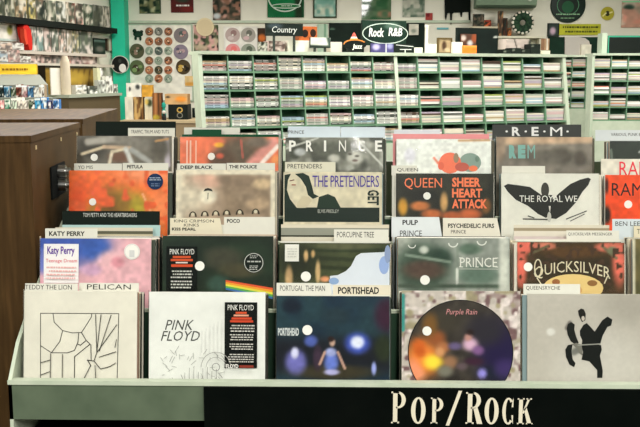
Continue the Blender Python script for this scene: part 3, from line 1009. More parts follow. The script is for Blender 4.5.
m, a, *g = record(4, 396.5, 491, 139)
a.paint((230, 232, 225), [('b', 410, 156, 6, 8, (222, 220, 228)), ('s', 434, 158, 438, 163, 1.2, (228, 130, 100)), ('s', 438, 163, 444, 160, 1.4, (228, 130, 100)), ('s', 459, 140.5, 489, 140, 1.4, (196, 160, 120))], res=0.9)
a.ell(470, 162.5, 11, 9.5, (136, 158, 146)).ell(450, 163, 11, 10.5, (236, 120, 88)).ell(456, 158, 2.6, 5, (150, 130, 104)).ell(462, 167, 7, 4.5, (190, 92, 76)).ell(473, 168.5, 4.5, 3, (236, 124, 84))
a.ell(477, 159, 2, 3, (112, 136, 122)).ell(441, 166, 3, 4, (222, 104, 76))
finish(m, a, g[0], g[1], g[2], 'white album with orange and grey-green rounded animals')

m, a, *g = record(4, 496.5, 592, 137)
a.paint((132, 124, 112), [('s', 497, 141, 592, 139, 4.5, (198, 168, 138)), ('b', 500, 148, 6, 14, (150, 130, 110)), ('b', 560, 156, 14, 9, (88, 82, 72)), ('b', 540, 158, 24, 8, (104, 98, 88)), ('b', 580, 158, 7, 8, (92, 84, 74)), ('n', 14, 0.12, 3)])
for ch, x in zip('REM', (509, 518, 527.5)):
    a.text(ch, x, 145, x + 7.5, 158.5, (128, 176, 166), 0.08)
finish(m, a, g[0], g[1], g[2], 'brown-grey album with pale teal letters under the dark dotted-letter card')

m, a, *g = record(4, 610, 706, 141)
a.paint((44, 52, 42), [('n', 8, 0.2, 3), ('b', 640, 152, 1.4, 1.4, (196, 196, 186)), ('b', 655, 160, 16, 10, (60, 60, 50)), ('s', 611, 150, 614, 175, 1.4, (110, 120, 108))])
finish(m, a, g[0], g[1], g[2], 'dark grey album above the cream one with red capitals')

# ------------------------------------------------------------------ albums packed behind the front ones
PACKS = {
    (1, 1): (26, 139, 292, 8, 'line-drawing album'), (1, 2): (149.5, 266, 293, 8, 'pencil-sketch album'), (1, 3): (277, 390.5, 297, 8, 'navy stage-light album'),
    (1, 4): (402, 520.5, 292, 8, 'picture disc album'), (1, 5): (524, 641, 295, 8, 'leaping figure album'),
    (2, 1): (42, 155, 239, 12, 'pink cloud album'), (2, 2): (163, 274.5, 237, 11, 'rainbow-stripe album'), (2, 3): (280, 391, 244, 12, 'draped-shape album'),
    (2, 4): (398, 509, 239, 11, 'small serif capitals album'), (2, 5): (516, 627, 243.5, 13, 'arched lettering album'), (2, 6): (634, 745, 240, 10, 'olive-brown album at picture edge'),
    (3, 1): (72, 171, 171.5, 6, 'bright orange album'), (3, 2): (177, 276, 171, 6, 'cream-bordered tan album'), (3, 3): (284, 384, 173, 6, 'purple capitals album'),
    (3, 4): (396, 495, 174.5, 6, 'orange capitals album'), (3, 5): (502, 602, 174.5, 6, 'black wings album'), (3, 6): (606, 704, 176, 5, 'orange-red album'),
    (4, 1): (78, 174, 137, 9, 'grey and brown photographic album'), (4, 2): (181, 280, 138, 9, 'red-orange and brown album'), (4, 3): (286, 386, 138.5, 9, 'spaced white capitals album'),
    (4, 4): (397, 495, 140, 9, 'rounded animals album'), (4, 5): (497, 595, 138, 9, 'pale teal letters album'), (4, 6): (611, 706, 142, 9, 'dark grey album by the right edge'),
}
SPINES = [(214, 208, 190), (196, 192, 176), (228, 224, 212), (150, 150, 138), (60, 66, 56), (176, 168, 148), (232, 228, 218), (90, 86, 72), (206, 196, 168), (40, 48, 40), (160, 130, 110), (120, 140, 140)]
for (r, c), (x0, x1, yt, n, nm) in PACKS.items():
    dk = 0.0085 if r in (1, 2) else 0.008
    for i in range(1, n + 1):
        if (r, c) == (3, 6) and 4 <= i <= 6:
            continue
        jx, jy = random.uniform(-1.4, 1.4), random.uniform(0.2, 1.6) - (0.3 * i if r == 2 else 0.12 * i)
        m, a, loc, W, hh, k = record(r, x0 + jx, x1 + jx, yt, dY=i * dk)
        l0 = record(r, x0 + jx, x1 + jx, yt)
        loc, W = (l0[2][0], loc[1], loc[2]), l0[3]
        hh -= jy * k
        col = random.choice(SPINES)
        m = MB()
        m.box((-W / 2, 0, 0), (W / 2, 0.0042, hh), col, PAPER, front=tuple(min(255, v + 10) for v in col))
        # inner record edge showing in the open side
        m.box((W / 2 - 0.001, 0.0012, 0.004), (W / 2 + 0.0012, 0.003, hh - 0.004), (30, 32, 28), PAPER)
        o = m.build('record_sleeve', loc=loc, rot=(-TILT, 0, 0))
        tag(o, 'album edge packed behind the ' + nm, 'record', 'albums behind the ' + nm)


# ------------------------------------------------------------------ divider cards
def divider(row, x0, x1, ytop, dY, label, texts=(), col=(212, 211, 198), body=None, bx=None, ink=(34, 36, 32), drop=10, slant=0):
    P, k, zb, hh, yb = stand(row, (x0 + x1) / 2, ytop, dY)
    b0, b1 = bx or (x0, x1)
    xc = (x0 + x1) / 2
    m = MB()
    q = [((b0 - xc) * k, 0), ((b1 - xc) * k, 0), ((b1 - xc) * k, hh - drop * k), ((x1 - xc) * k, hh - drop * k + 0.0005), ((x1 - xc - slant) * k, hh), ((x0 - xc) * k, hh), ((x0 - xc) * k, hh - drop * k + 0.0005), ((b0 - xc) * k, hh - drop * k)]
    m.prism(q, 0, 0.0012, body or col, PAPER)
    a = Art(m, x0, ytop, x1, ytop + drop, k, hh, xc, -0.0002, PAPER)
    a.pol([(x0 + .1, ytop + drop), (x1 - .1, ytop + drop), (x1 - slant - .1, ytop + .1), (x0 + .1, ytop + .1)], col)
    for t in texts:
        a.text(t[0], t[1], t[2], t[3], t[4], ink, 0.03)
    o = m.build('divider_card', loc=(P[0], yb, zb), rot=(-TILT, 0, 0))
    tag(o, label, 'divider card', 'handwritten divider cards between the albums')
    return o


D1 = 0.0055
# front row
divider(1, 25, 78, 283.5, 0.0085 * 2 + D1, 'white divider card with cramped handwriting behind the line-drawing album', [('TEDDY THE LION', 25, 284.8, 72, 289.5)], bx=(26, 136))
divider(1, 79, 139, 283, 0.0085 * 4 + D1, 'white divider card lettered in wide spaced capitals over the line-drawing album', [('PELICAN', 87, 284.3, 131, 289.5)], bx=(27, 139))
divider(1, 276.5, 332, 283, 0.0085 * 2 + D1, 'white divider card at left above the navy stage-light album', [('PORTUGAL. THE MAN', 280, 285.5, 325, 291)], slant=2, bx=(277, 390), drop=12)
divider(1, 333, 390.5, 285, 0.0085 * 3 + D1, 'cream divider card at right above the navy stage-light album', [('PORTISHEAD', 338, 287, 379, 294)], col=(212, 204, 182), bx=(277, 390.5), drop=12)
divider(1, 523.5, 580, 284, 0.0085 * 2 + D1, 'white divider card above the leaping figure album', [('QUEENSRYCHE', 526, 286, 560, 290.5)], bx=(524, 640))
# second row
divider(2, 45, 97.5, 228.5, 0.0085 * 4 + D1, 'white divider card above the pink cloud album', [('KATY PERRY', 49, 231.3, 85, 236)], bx=(45, 151))
divider(2, 62, 160, 211, 0.142, 'black divider header with tiny white capitals under the bright orange album', [('TOM PETTY AND THE HEARTBREAKERS', 83, 213, 137, 217)], col=(12, 24, 17), ink=(206, 208, 200), drop=15)
divider(2, 62, 160.5, 225, 0.136, 'thin pale blue divider edge under the black divider header', col=(170, 200, 196), drop=4)
divider(2, 170, 223, 218, 0.118, 'cream divider card with three handwritten lines under the tan album', [('KING CRIMSON', 174, 219.5, 214, 222.5), ('KINKS', 184, 223.6, 199, 226.6), ('KISS PEARL', 172, 227.6, 196, 230.6)], col=(214, 207, 182), slant=3, bx=(170, 274), drop=16)
divider(2, 224, 275, 217, 0.126, 'white divider card marked with one short word under the tan album', [('POCO', 227, 219, 240, 223)], bx=(172, 275), drop=8)
divider(2, 334, 388.5, 229.5, 0.0085 * 5 + D1, 'white divider card at right above the draped-shape album', [('PORCUPINE TREE', 337, 231.8, 374, 237.5)], bx=(280, 390), drop=12)
divider(2, 281, 389, 224.5, 0.115, 'cream unmarked divider under the purple capitals album', col=(206, 198, 176), drop=6)
divider(2, 391.5, 442, 217, 0.108, 'pale blue-white divider card with two names at left above serif capitals album', [('PULP', 402.5, 220, 418, 225), ('PRINCE', 400, 230.5, 422, 236.5)], col=(206, 212, 212), slant=3, bx=(393, 508), drop=20)
divider(2, 443, 501, 218, 0.114, 'white divider card with two names at right above serif capitals album', [('PSYCHEDELIC FURS', 448, 223.5, 494, 228), ('PRINCE', 451, 230, 466, 233.5)], col=(211, 207, 190), slant=4, bx=(393, 509), drop=20)
divider(2, 566.5, 619, 230.5, 0.0085 * 9 + D1, 'white divider card above the arched lettering album', [('QUICKSILVER MESSENGER', 568, 232.6, 612, 236)], bx=(516, 626), drop=9)
divider(2, 612.5, 676, 219, 0.118, 'pale blue-white divider card below the orange-red album', [('BEN LEE', 615.5, 221.5, 640, 226)], col=(200, 210, 212), bx=(612, 740), drop=12)
divider(2, 634, 690, 226, 0.108, 'cream divider card above the olive-brown album', [('THE ROLLING', 637, 229, 668, 234)], col=(212, 204, 176), bx=(634, 742), drop=12)
for yy, dd, cc, nm in ((227.5, 0.1245, (206, 198, 176), 'cream'), (231, 0.117, (90, 90, 72), 'dark grey'), (234, 0.111, (186, 176, 146), 'tan')):
    divider(2, 55, 153, yy, dd, '%s unmarked divider edge between the pink cloud album and the black header' % nm, col=cc, drop=4)
for yy, dd, cc, nm in ((228, 0.1125, (138, 140, 126), 'grey-green'), (235.3, 0.1095, (52, 54, 44), 'near-black'), (237, 0.1066, (204, 198, 178), 'cream')):
    divider(2, 281, 389, yy, dd, '%s unmarked divider edge standing behind the draped-shape album' % nm, col=cc, drop=4)
for yy, dd, cc, nm in ((225, 0.138, (210, 204, 184), 'cream'), (228, 0.131, (150, 138, 112), 'brownish'), (231, 0.1245, (206, 200, 184), 'off-white'), (236.5, 0.1175, (190, 176, 172), 'pinkish grey')):
    divider(2, 514, 609, yy, dd, '%s unmarked divider edge behind the arched lettering album' % nm, col=cc, drop=4)
# third row
divider(3, 74, 122, 163.5, 0.008 * 2 + D1, 'white divider card at left above the bright orange album', [('YO MIS', 78, 165.5, 93, 169)], bx=(74, 167), drop=10)
divider(3, 122.5, 168.5, 163, 0.008 * 3 + D1, 'white divider card at right above the bright orange album', [('PETULA', 127, 165, 143, 168.5)], bx=(74, 168.5), drop=10)
divider(3, 177, 226, 163.5, 0.008 * 2 + D1, 'white divider card at left above the tan album', [('DEEP BLACK', 180.5, 165.5, 213, 169)], bx=(177, 275), drop=10)
divider(3, 226.5, 275, 163, 0.008 * 3 + D1, 'white divider card at right above the tan album', [('THE POLICE', 229, 165, 257, 168.5)], bx=(177, 275), drop=10)
divider(3, 285, 335.5, 162, 0.008 * 2 + D1, 'cream divider card covering the lower left of the spaced capitals album', [('PRETENDERS', 287.5, 164, 322, 168.5)], col=(214, 210, 188), bx=(285, 382), drop=14)
divider(3, 391.5, 417, 165.5, 0.008 * 2 + D1, 'short white divider tab above the orange capitals album', [('QUEEN', 397, 168, 418, 172)], bx=(392, 494), drop=10)
divider(3, 502, 545, 166, 0.008 * 2 + D1, 'white divider card above the black wings album', bx=(502, 597), drop=9)
# back row
divider(4, 128, 175, 128, 0.008 * 5 + D1, 'white divider card with handwriting before the tall black header', [('TRAFFIC, TRUM AND TUTS', 131, 130, 169, 134)], bx=(80, 175), drop=11)
divider(4, 95.5, 176, 121.5, 0.008 * 10 + D1, 'plain black divider header at the back of the first column', col=(12, 24, 17), drop=16)
divider(4, 184, 240, 127.5, 0.008 * 6 + D1, 'white divider card at the back of the second column', bx=(182, 279), drop=11)
m_ = divider(4, 192, 221.5, 129.5, 0.008 * 4 + D1, 'dark green divider tab before the white card in the second column', col=(22, 72, 46), bx=(182, 279), drop=5)
divider(4, 288, 340.5, 126.5, 0.008 * 6 + D1, 'pale blue divider card at left above the spaced capitals album', [('PRINCE', 288.5, 130.5, 304, 133.8)], col=(200, 212, 220), bx=(287, 385), drop=12)
divider(4, 341, 385, 127, 0.008 * 7 + D1, 'pale blue divider card at right above the spaced capitals album', col=(200, 212, 220), bx=(287, 385), drop=12)
divider(4, 394, 440, 129.5, 0.008 * 7 + D1, 'pale blue divider card above the rounded animals album', col=(204, 213, 216), bx=(394, 492), drop=8)
divider(4, 393, 489, 134, 0.008 * 4 + D1, 'pink divider edge along the top of the rounded animals album', col=(226, 148, 148), drop=4)
d = divider(4, 492.5, 581, 124.5, 0.008 * 5 + D1, 'dark grey divider card with white dotted capital letters', [('.', 505.5, 130.5, 508, 132.5), ('R', 512, 127, 520.5, 136), ('.', 524.5, 130.5, 527, 132.5), ('E', 531.5, 127, 538.5, 136), ('.', 543, 130.5, 545.5, 132.5), ('M', 550, 127, 562, 136), ('.', 566, 130.5, 568.5, 132.5)], col=(66, 68, 66), ink=(226, 226, 222), drop=14)
me = d.data
divider(4, 595.5, 660, 130, 0.008 * 6 + D1, 'white divider card behind the dark grey album by the right edge', [('VARIOUS, PUNK ETC', 611, 133, 645, 136.5)], col=(208, 214, 213), bx=(610, 706), drop=11)

# ------------------------------------------------------------------ CD racks
ORD = ['first', 'second', 'third', 'fourth', 'fifth', 'sixth', 'seventh', 'eighth', 'ninth', 'tenth', 'eleventh', 'twelfth', 'thirteenth', 'fourteenth', 'fifteenth', 'sixteenth', 'seventeenth', 'eighteenth']
CDPAL = [('cream', (228, 220, 198), 7), ('white', (240, 238, 230), 9), ('pinkish grey', (204, 186, 178), 4), ('light grey', (204, 202, 192), 8), ('grey-green', (166, 176, 160), 4), ('charcoal', (66, 72, 64), 3),
         ('pale blue', (170, 194, 206), 2), ('salmon', (216, 140, 120), 1), ('mauve', (186, 172, 184), 2), ('dusty rose', (214, 186, 182), 3), ('tan', (196, 170, 130), 2), ('dark brown', (82, 66, 54), 2), ('moss green', (166, 180, 96), 1)]
CDW = [c[2] for c in CDPAL]
_cdmesh = {}


def cd_mesh(i):
    if i not in _cdmesh:
        c = CDPAL[i][1]
        m = MB()
        m.box((-0.071, 0, 0), (0.071, 0.124, 0.0092), tuple(int(v * 0.9) for v in c), GLOSS, front=c)
        # title printed along the spine
        ink = (60, 58, 54) if sum(c) > 330 else (206, 204, 196)
        for x0, x1 in ((-0.058, -0.02), (-0.012, 0.022), (0.05, 0.064)):
            m.poly([(x0, -0.0002, 0.0034), (x1, -0.0002, 0.0034), (x1, -0.0002, 0.006), (x0, -0.0002, 0.006)], ink, GLOSS)
        o = m.build('cd_case')
        _cdmesh[i] = o.data
        bpy.data.objects.remove(o)
    return _cdmesh[i]


cd_left = 300
cd_rest = MB()
cd_rg = random.Random(21)


def rack(name, label, corner, ang, units, rows, h, s, pitch=0.155, thing_cds=False, base=True, frame=0.011, dep=0.17):
    """sloping compartment rack: corner = top left front corner of the compartments."""
    global cd_left
    X, Y, Z = corner
    root = empty(name, (X, Y, 0), (0, 0, ang))
    tag(root, label, 'CD rack')
    n = sum(units)
    w = n * pitch
    bot = Z - rows * h

    def sl(m, x0, x1, z0, z1, out, dep, mat):
        """board whose front follows the slope."""
        f0, f1 = -s * (Z - z0) - out, -s * (Z - z1) - out
        pts = [(x0, f0, z0), (x1, f0, z0), (x1, f1, z1), (x0, f1, z1)]
        bk = [(a_, b_ + dep, c_) for a_, b_, c_ in pts]
        m.poly(pts, mat=mat)
        m.poly(bk[::-1], mat=mat)
        for i in range(4):
            j = (i + 1) % 4
            m.poly([pts[j], pts[i], bk[i], bk[j]], mat=mat)
    m = MB(); m.box((-frame * 2.2, -0.02, Z + 0.0), (w + frame * 2.2, 0.24, Z + 0.02), mat=RACK_FRAME); m.build('top_board', root)
    x = 0
    for x0 in (-frame * 2.2, w):
        m = MB(); sl(m, x0, x0 + frame * 2.2, 0, Z, 0.012, dep, RACK_FRAME); m.build('side_panel', root)
    for r in range(1, rows + 1):
        z = Z - r * h
        m = MB(); m.box((0, -s * h * r, z), (w, 0.15 - s * h * r, z + 0.008), mat=RACK_INNER)
        m.box((0, -s * h * r - 0.004, z), (w, -s * h * r, z + 0.011), mat=RACK_MID)
        m.build('shelf', root)
    cnt, marks = 0, set()
    for u in units:
        cnt += u
        marks.add(cnt)
    for i in range(1, n):
        t = 0.0045 if i in marks else 0.0035
        m = MB(); sl(m, i * pitch - t, i * pitch + t, bot, Z, 0.004, 0.153, RACK_FRAME if i in marks else RACK_MID); m.build('upright', root)
    for i in sorted(marks)[:-1]:
        m = MB(); sl(m, i * pitch - 0.011, i * pitch + 0.011, bot, Z, 0.009, 0.004, RACK_FRAME); m.build('post_trim', root)
    m = MB(); sl(m, 0, w, bot, Z, -0.15, 0.015, RACK_INNER); m.build('back_panel', root)
    if base:
        m = MB(); m.box((0, -s * rows * h - 0.006, 0), (w, 0.2, bot), mat=LAMINATE_PALE); m.build('base_cabinet', root)
    R = Matrix.Rotation(ang, 4, 'Z')
    for c in range(n):
        for r in range(rows):
            k = cd_rg.choice((5, 6, 7, 7, 7, 8, 8))
            z = Z - (r + 1) * h + 0.0133
            k = min(k, int((h - 0.02) / 0.0098))
            f = -s * h * (r + 1) + 0.02
            for q in range(k):
                ci = cd_rg.choices(range(len(CDPAL)), CDW)[0]
                lx, ly, lz = (c + 0.5) * pitch + cd_rg.uniform(-0.0015, 0.0015), f + cd_rg.uniform(0, 0.004), z + q * 0.0096
                P = Vector((X, Y, 0)) + (R @ Vector((lx, ly, lz)))
                if thing_cds and cd_left > 0:
                    o = bpy.data.objects.new('cd_case', cd_mesh(ci))
                    COL.objects.link(o)
                    o.location = P
                    o.rotation_euler = (0, 0, ang)
                    tag(o, '%s CD case, %s up its stack, %s column, %s shelf row, main CD rack' % (CDPAL[ci][0], ORD[q], ORD[c], ORD[r]), 'CD case', 'CD cases stacked in the main rack')
                    cd_left -= 1
                else:
                    k0 = len(cd_rest.v)
                    col = CDPAL[ci][1]
                    cd_rest.box((lx - 0.071, ly, lz), (lx + 0.071, ly + 0.124, lz + 0.0092), tuple(int(v * 0.9) for v in col), GLOSS, front=col)
                    for i in range(k0, len(cd_rest.v)):
                        cd_rest.v[i] = tuple(Vector((X, Y, 0)) + R @ Vector(cd_rest.v[i]))
    return root


RK = dict(X=-0.7993, Y=5.3205, Z=1.7453, A=0.3708)
rack('compact_disc_rack', 'long pale green CD rack with sixteen columns behind the record bin', (RK['X'], RK['Y'], RK['Z']), RK['A'], (8, 8), 5, 0.1082, 0.184, thing_cds=True)
p = at(598, 55.5, 8.4)
rack('compact_disc_rack', 'smaller pale green CD rack cut by the right edge of the picture', (p[0] - 0.03, 8.4, p[2]), 0.0, (6,), 5, 0.119, 0.03)
p = at(563, 57, 10.0)
rack('compact_disc_rack', 'narrow CD rack glimpsed between the long rack and the right one', (p[0] - 0.05, 10.0, p[2]), 0.0, (3,), 5, 0.112, 0.0)
o = cd_rest.build('cd_cases')
tag(o, 'remaining CD cases filling the far columns and the farther racks', 'CD cases', kind='stuff')

RTOP = RK['Z'] + 0.0205
RP = Plane((RK['X'], RK['Y'], 0), RK['A'])


# ------------------------------------------------------------------ flat-fronted things placed on a real vertical plane
def flat(name, label, cat, x0, y0, x1, y1, plane, thick, col, base=None, ops=(), deco=None, zb=None, group=None, mat=None, frame=None, parent=None, res=1.0, foot=None):
    cx = (x0 + x1) / 2
    A0, A1, M0, T = plane.hit(x0, y1), plane.hit(x1, y1), plane.hit(cx, y1), plane.hit(cx, y0)
    W = float(np.linalg.norm((A1 - A0)[:2]))
    z0 = M0[2] if zb is None else zb
    H = T[2] - z0
    kx, kz = W / (x1 - x0), H / (y1 - y0)
    m = MB()
    m.box((-W / 2, 0, 0), (W / 2, thick, H), col, mat or PAPER)
    a = Art(m, x0, y0, x1, y1, kx, H, cx, -0.0006, mat or PAPER, kz)
    if base is not None:
        a.paint(base, ops, res)
    a.lay = 2
    if deco:
        deco(a)
    mid = (A0 + A1) / 2
    o = m.build(name, parent, loc=(mid[0], mid[1], z0), rot=(0, 0, plane.ang))
    if frame:
        f = MB()
        t, fc = frame
        t *= kx
        for lo, hi in (((-W / 2 - t, 0), (-W / 2, H)), ((W / 2, 0), (W / 2 + t, H)), ((-W / 2 - t, -t), (W / 2 + t, 0)), ((-W / 2 - t, H), (W / 2 + t, H + t))):
            f.box((lo[0], -0.008, lo[1]), (hi[0], thick, hi[1]), fc, PAPER)
        f.build('frame', o)
    if foot is not None:
        for xs in (-W * 0.3, W * 0.3 - 0.012):
            f = MB()
            f.box((xs, 0.004, foot - z0), (xs + 0.012, thick, 0), (60, 66, 60), MATTE)
            f.build('stand', o)
    if parent is None:
        tag(o, label, cat, group)
    return o


def mot(base, *cols, cells=5, seed=1):
    """base colour with soft patches of other colours (printed pictures too small to make out)."""
    return [('m', cells + i * 2, c, .42, .72, seed * 13 + i) for i, c in enumerate(cols)]


# ---- posters and signs on the back wall
WP = BACK.back(-0.014)
G = (36, 74, 50)
flat('poster', 'green and cream striped poster high on the wall above the disc board', 'poster', 139.5, -6, 161, 13.5, WP, 0.012, G, (70, 88, 60), [('s', 146, -6, 146, 11, 2, (190, 186, 150)), ('s', 154, -6, 153, 11, 2.4, (176, 176, 140))] + mot(0, (120, 120, 84), (30, 50, 36), seed=2))
flat('poster', 'dark red poster with white lettering high on the wall', 'poster', 171, -6, 193.5, 12.5, WP, 0.012, (60, 20, 18), (86, 30, 28), [('b', 183, -2, 8, 5, (50, 66, 50)), ('b', 188, 9, 8, 3, (110, 34, 30))], lambda a: a.scrawl(176, 4, 190, 7.5, (232, 228, 220), 1, 3))
flat('poster', 'dark poster with pink patches above the white disc cover poster', 'poster', 213, -6, 240.5, 20, WP, 0.012, (30, 34, 28), (84, 76, 62), mot(0, (196, 150, 136), (36, 44, 34), (150, 110, 90), seed=4) + [('b', 217, 16, 4, 3, (190, 196, 196))])  # pale blob at lower left is a highlight painted into the print
flat('poster', 'green poster with white oval rings above the black genre sign', 'poster', 267.5, -8, 304, 17.5, WP, 0.012, (20, 70, 44), (24, 104, 62), [('b', 285, -2, 18, 10, (30, 128, 76)), ('s', 299, -8, 299, 18, 4.5, (40, 56, 40))],
     lambda a: a.ring(285, -2, 17, 14, 1.3, (206, 222, 206)).ell(286, 6, 15, 2.6, (206, 222, 206)).ell(286, 6, 13.5, 1.6, (40, 120, 70)).scrawl(280, 5, 292, 7, (206, 222, 206), 1, 2), mat=GLAZED)
flat('framed_picture', 'pale turquoise picture in a thin dark green frame', 'picture', 314.5, -8, 335.5, 16.5, WP, 0.016, (40, 60, 44), (168, 196, 180), [('b', 325, 0, 9, 4, (110, 160, 146)), ('b', 325, 11, 10, 4, (206, 214, 190))] + mot(0, (120, 168, 152), seed=5), frame=(1.3, (46, 62, 40)))
flat('poster', 'dark green poster with a tan lower corner above the oval-outlined sign', 'poster', 361.5, -8, 391, 19.5, WP, 0.012, (30, 50, 36), (50, 92, 60), [('b', 366, 12, 8, 8, (40, 66, 44)), ('b', 385, 14, 10, 4, (160, 120, 96))] + mot(0, (84, 110, 80), seed=6), mat=GLAZED)
flat('poster', 'mottled grey-green poster beside the dark green one with tan corner', 'poster', 402.5, -8, 424.5, 17, WP, 0.012, (120, 130, 116), (142, 152, 134), mot(0, (84, 104, 88), (182, 182, 166), seed=7))
flat('wall_ornament', 'small dark red heart-shaped ornament on the cream wall', 'ornament', 425.5, 13, 432.5, 20, WP, 0.012, (150, 60, 56), (166, 70, 64), [('b', 428, 15, 2, 2, (110, 30, 36))])
# black dripping wall hanging
m = MB()
pts_px = [(444.5, -8), (470.5, -8), (470.5, 21), (469.6, 22.5), (468.8, 20), (468.4, 12), (464, 12), (462.4, 12.5), (461.8, 17), (460.6, 17), (460, 12.5), (454, 12.5), (452.2, 14), (451.8, 22), (451, 25), (450.3, 22), (449.8, 13), (447.5, 13), (446.6, 18), (445.6, 20), (444.8, 17)]
W0 = WP.hit(457, 10)
m.prism([(WP.hit(x, y)[0] - W0[0], WP.hit(x, y)[2] - W0[2]) for x, y in pts_px[::-1]], -0.006, 0.012, (14, 20, 16), MATTE)
tag(m.build('wall_hanging', loc=tuple(W0)), 'black wall hanging whose lower edge drips like paint', 'wall hanging')
# pale green wall unit at the top
p0, p1, p2 = WP.hit(474, -6), WP.hit(534, -6), WP.hit(500, 8.5)
w = (p1[0] - p0[0])
ac = empty('air_conditioner', (p0[0] + w / 2, WALL_Y - 0.001, p2[2]))
tag(ac, 'grey-green wall air conditioner at the top edge of the picture', 'air conditioner')
m = MB(); hh = p0[2] - p2[2]
k = len(m.v)
m.prism([(0, hh), (0, 0), (-0.12, 0), (-0.19, 0.03), (-0.22, 0.09), (-0.22, hh)], -w / 2, w / 2, (132, 152, 128), PAPER)
for i in range(k, len(m.v)):
    a_, b_, c_ = m.v[i]; m.v[i] = (b_, a_, c_)
m.build('casing', ac)
m = MB(); m.box((-w / 2 + 0.03, -0.2, -0.006), (w / 2 - 0.03, -0.1, -0.001), (52, 70, 54)); m.build('air_outlet', ac)
m = MB(); m.disc(w * 0.38, hh * 0.6, 0.035, 0.035, -0.224, -0.2205, (190, 196, 180)); m.build('dial', ac)

# large round sign, yellow round sign, long yellow sign
def round_sign(name, label, cat, cx, cy, r, plane, thick, col, deco, rim=None):
    P = plane.hit(cx, cy)
    k = kscale(P)
    m = MB()
    m.disc(0, 0, r * k, r * k, 0, thick, col, GLOSS, 40)
    a = Art(m, cx - r, cy - r, cx + r, cy + r, k, r * k, cx, -0.0006, PAPER)
    deco(a)
    o = m.build(name, loc=tuple(P), rot=(0, 0, plane.ang))
    if rim:
        f = MB()
        n = 40
        for i in range(n):
            t0, t1 = 2 * math.pi * i / n, 2 * math.pi * (i + 1) / n
            A_, B_ = r * k, r * k * 1.06
            q = [(A_ * math.cos(t0), A_ * math.sin(t0)), (B_ * math.cos(t0), B_ * math.sin(t0)), (B_ * math.cos(t1), B_ * math.sin(t1)), (A_ * math.cos(t1), A_ * math.sin(t1))]
            f.prism(q, -0.006, thick, rim)
        f.build('rim', o)
    tag(o, label, cat)
    return o


round_sign('round_sign', 'large round dark green sign high on the back wall', 'sign', 568, 5, 16.5, WP, 0.012, (14, 34, 24),
           lambda a: a.ring(568, 5, 11, 10, 0.6, (90, 150, 110)).ell(568, 7, 6, 6, (44, 90, 62)).scrawl(556, 13, 580, 15.5, (150, 190, 150), 1, 4).scrawl(560, 17, 576, 19, (130, 170, 130), 1, 5), (28, 44, 34))
round_sign('round_sign', 'small round mustard-yellow sign on the right of the wall', 'sign', 607.5, 13.5, 6.6, WP, 0.012, (176, 166, 50), lambda a: a.ell(607.5, 13.5, 2.2, 2.6, (60, 60, 34)).line([(603, 16), (606, 13)], 1.4, (226, 220, 150)).line([(609.5, 13), (612, 12)], 1.4, (226, 220, 150)))
flat('wall_sign', 'long yellow-green sign with two lines of dark lettering', 'sign', 559, 24, 600.5, 35, WP, 0.012, (150, 150, 40), (176, 176, 52), [('n', 6, .08, 3)], lambda a: (a.scrawl(561, 25.5, 598, 29.5, (70, 76, 26), 1, 7), a.scrawl(563, 30, 597, 33.8, (84, 90, 30), 1, 9)))
flat('framed_picture', 'tiny dark picture beside the yellow-green sign', 'picture', 548, 24, 558, 36, WP, 0.014, (30, 40, 34), (50, 60, 56), [('b', 552.5, 31, 3, 4, (200, 170, 186))], frame=(0.8, (24, 34, 28)))
flat('poster', 'pink and teal picture poster at the upper right corner', 'poster', 621, 1, 660, 27.5, WP, 0.012, (160, 150, 136), (206, 190, 170), [('b', 628, 8, 6, 4, (50, 76, 62)), ('b', 640, 10, 6, 4, (110, 150, 130)), ('b', 636, 20, 14, 6, (216, 150, 130)), ('b', 626, 16, 4, 6, (226, 160, 140))] + mot(0, (196, 150, 130), seed=9), deco=lambda a: a.rect(621, 1, 660, 2.4, (150, 220, 170)))
# clutter on the wall shelf below the air conditioner
SH = BACK.back(-0.2)
z_sh = SH.hit(520, 36)[2]
p0, p1 = SH.hit(497, 36), SH.hit(545, 36)
m = MB(); m.box((p0[0], -0.02, z_sh - 0.025), (p1[0], 0.199, z_sh), (206, 202, 180)); o = m.build('wall_shelf', loc=(0, SH.p[1], 0))
tag(o, 'cream wall shelf carrying a wreath and figurines', 'shelf')
m = MB()
for x in (0.1, 0.9):
    xx = p0[0] * (1 - x) + p1[0] * x
    m.box((xx - 0.01, 0.0, z_sh - 0.16), (xx + 0.01, 0.199, z_sh - 0.025), (190, 188, 166))
m.build('bracket', o)
# wreath with pale flowers
P = SH.hit(523, 22.5)
k = kscale(P)
wr = empty('wreath', (P[0], SH.p[1] + 0.02, z_sh))
tag(wr, 'dark green wreath edged with white flowers on the cream shelf', 'wreath')
m = MB(); zc = P[2] - z_sh
nn = 28
for i in range(nn):
    for j in range(10):
        q = []
        for ii, jj in ((i, j), (i + 1, j), (i + 1, j + 1), (i, j + 1)):
            t, u = 2 * math.pi * ii / nn, 2 * math.pi * jj / 10
            rr = 7 * k + 4.4 * k * math.cos(u)
            q.append((rr * math.cos(t), 3.0 * k * math.sin(u), zc + rr * math.sin(t) * 1.05))
        m.poly(q, random.choice([(30, 52, 36), (40, 66, 44), (24, 44, 30)]))
m.build('ring', wr)
for i in range(16):
    t = 2 * math.pi * i / 16
    m = MB(); m.ball((9.6 * k * math.cos(t), -0.01, zc + 9.9 * k * math.sin(t)), 2.0 * k, random.choice([(226, 220, 204), (214, 206, 188), (196, 186, 168)]), n=8)
    m.build('flower', wr)
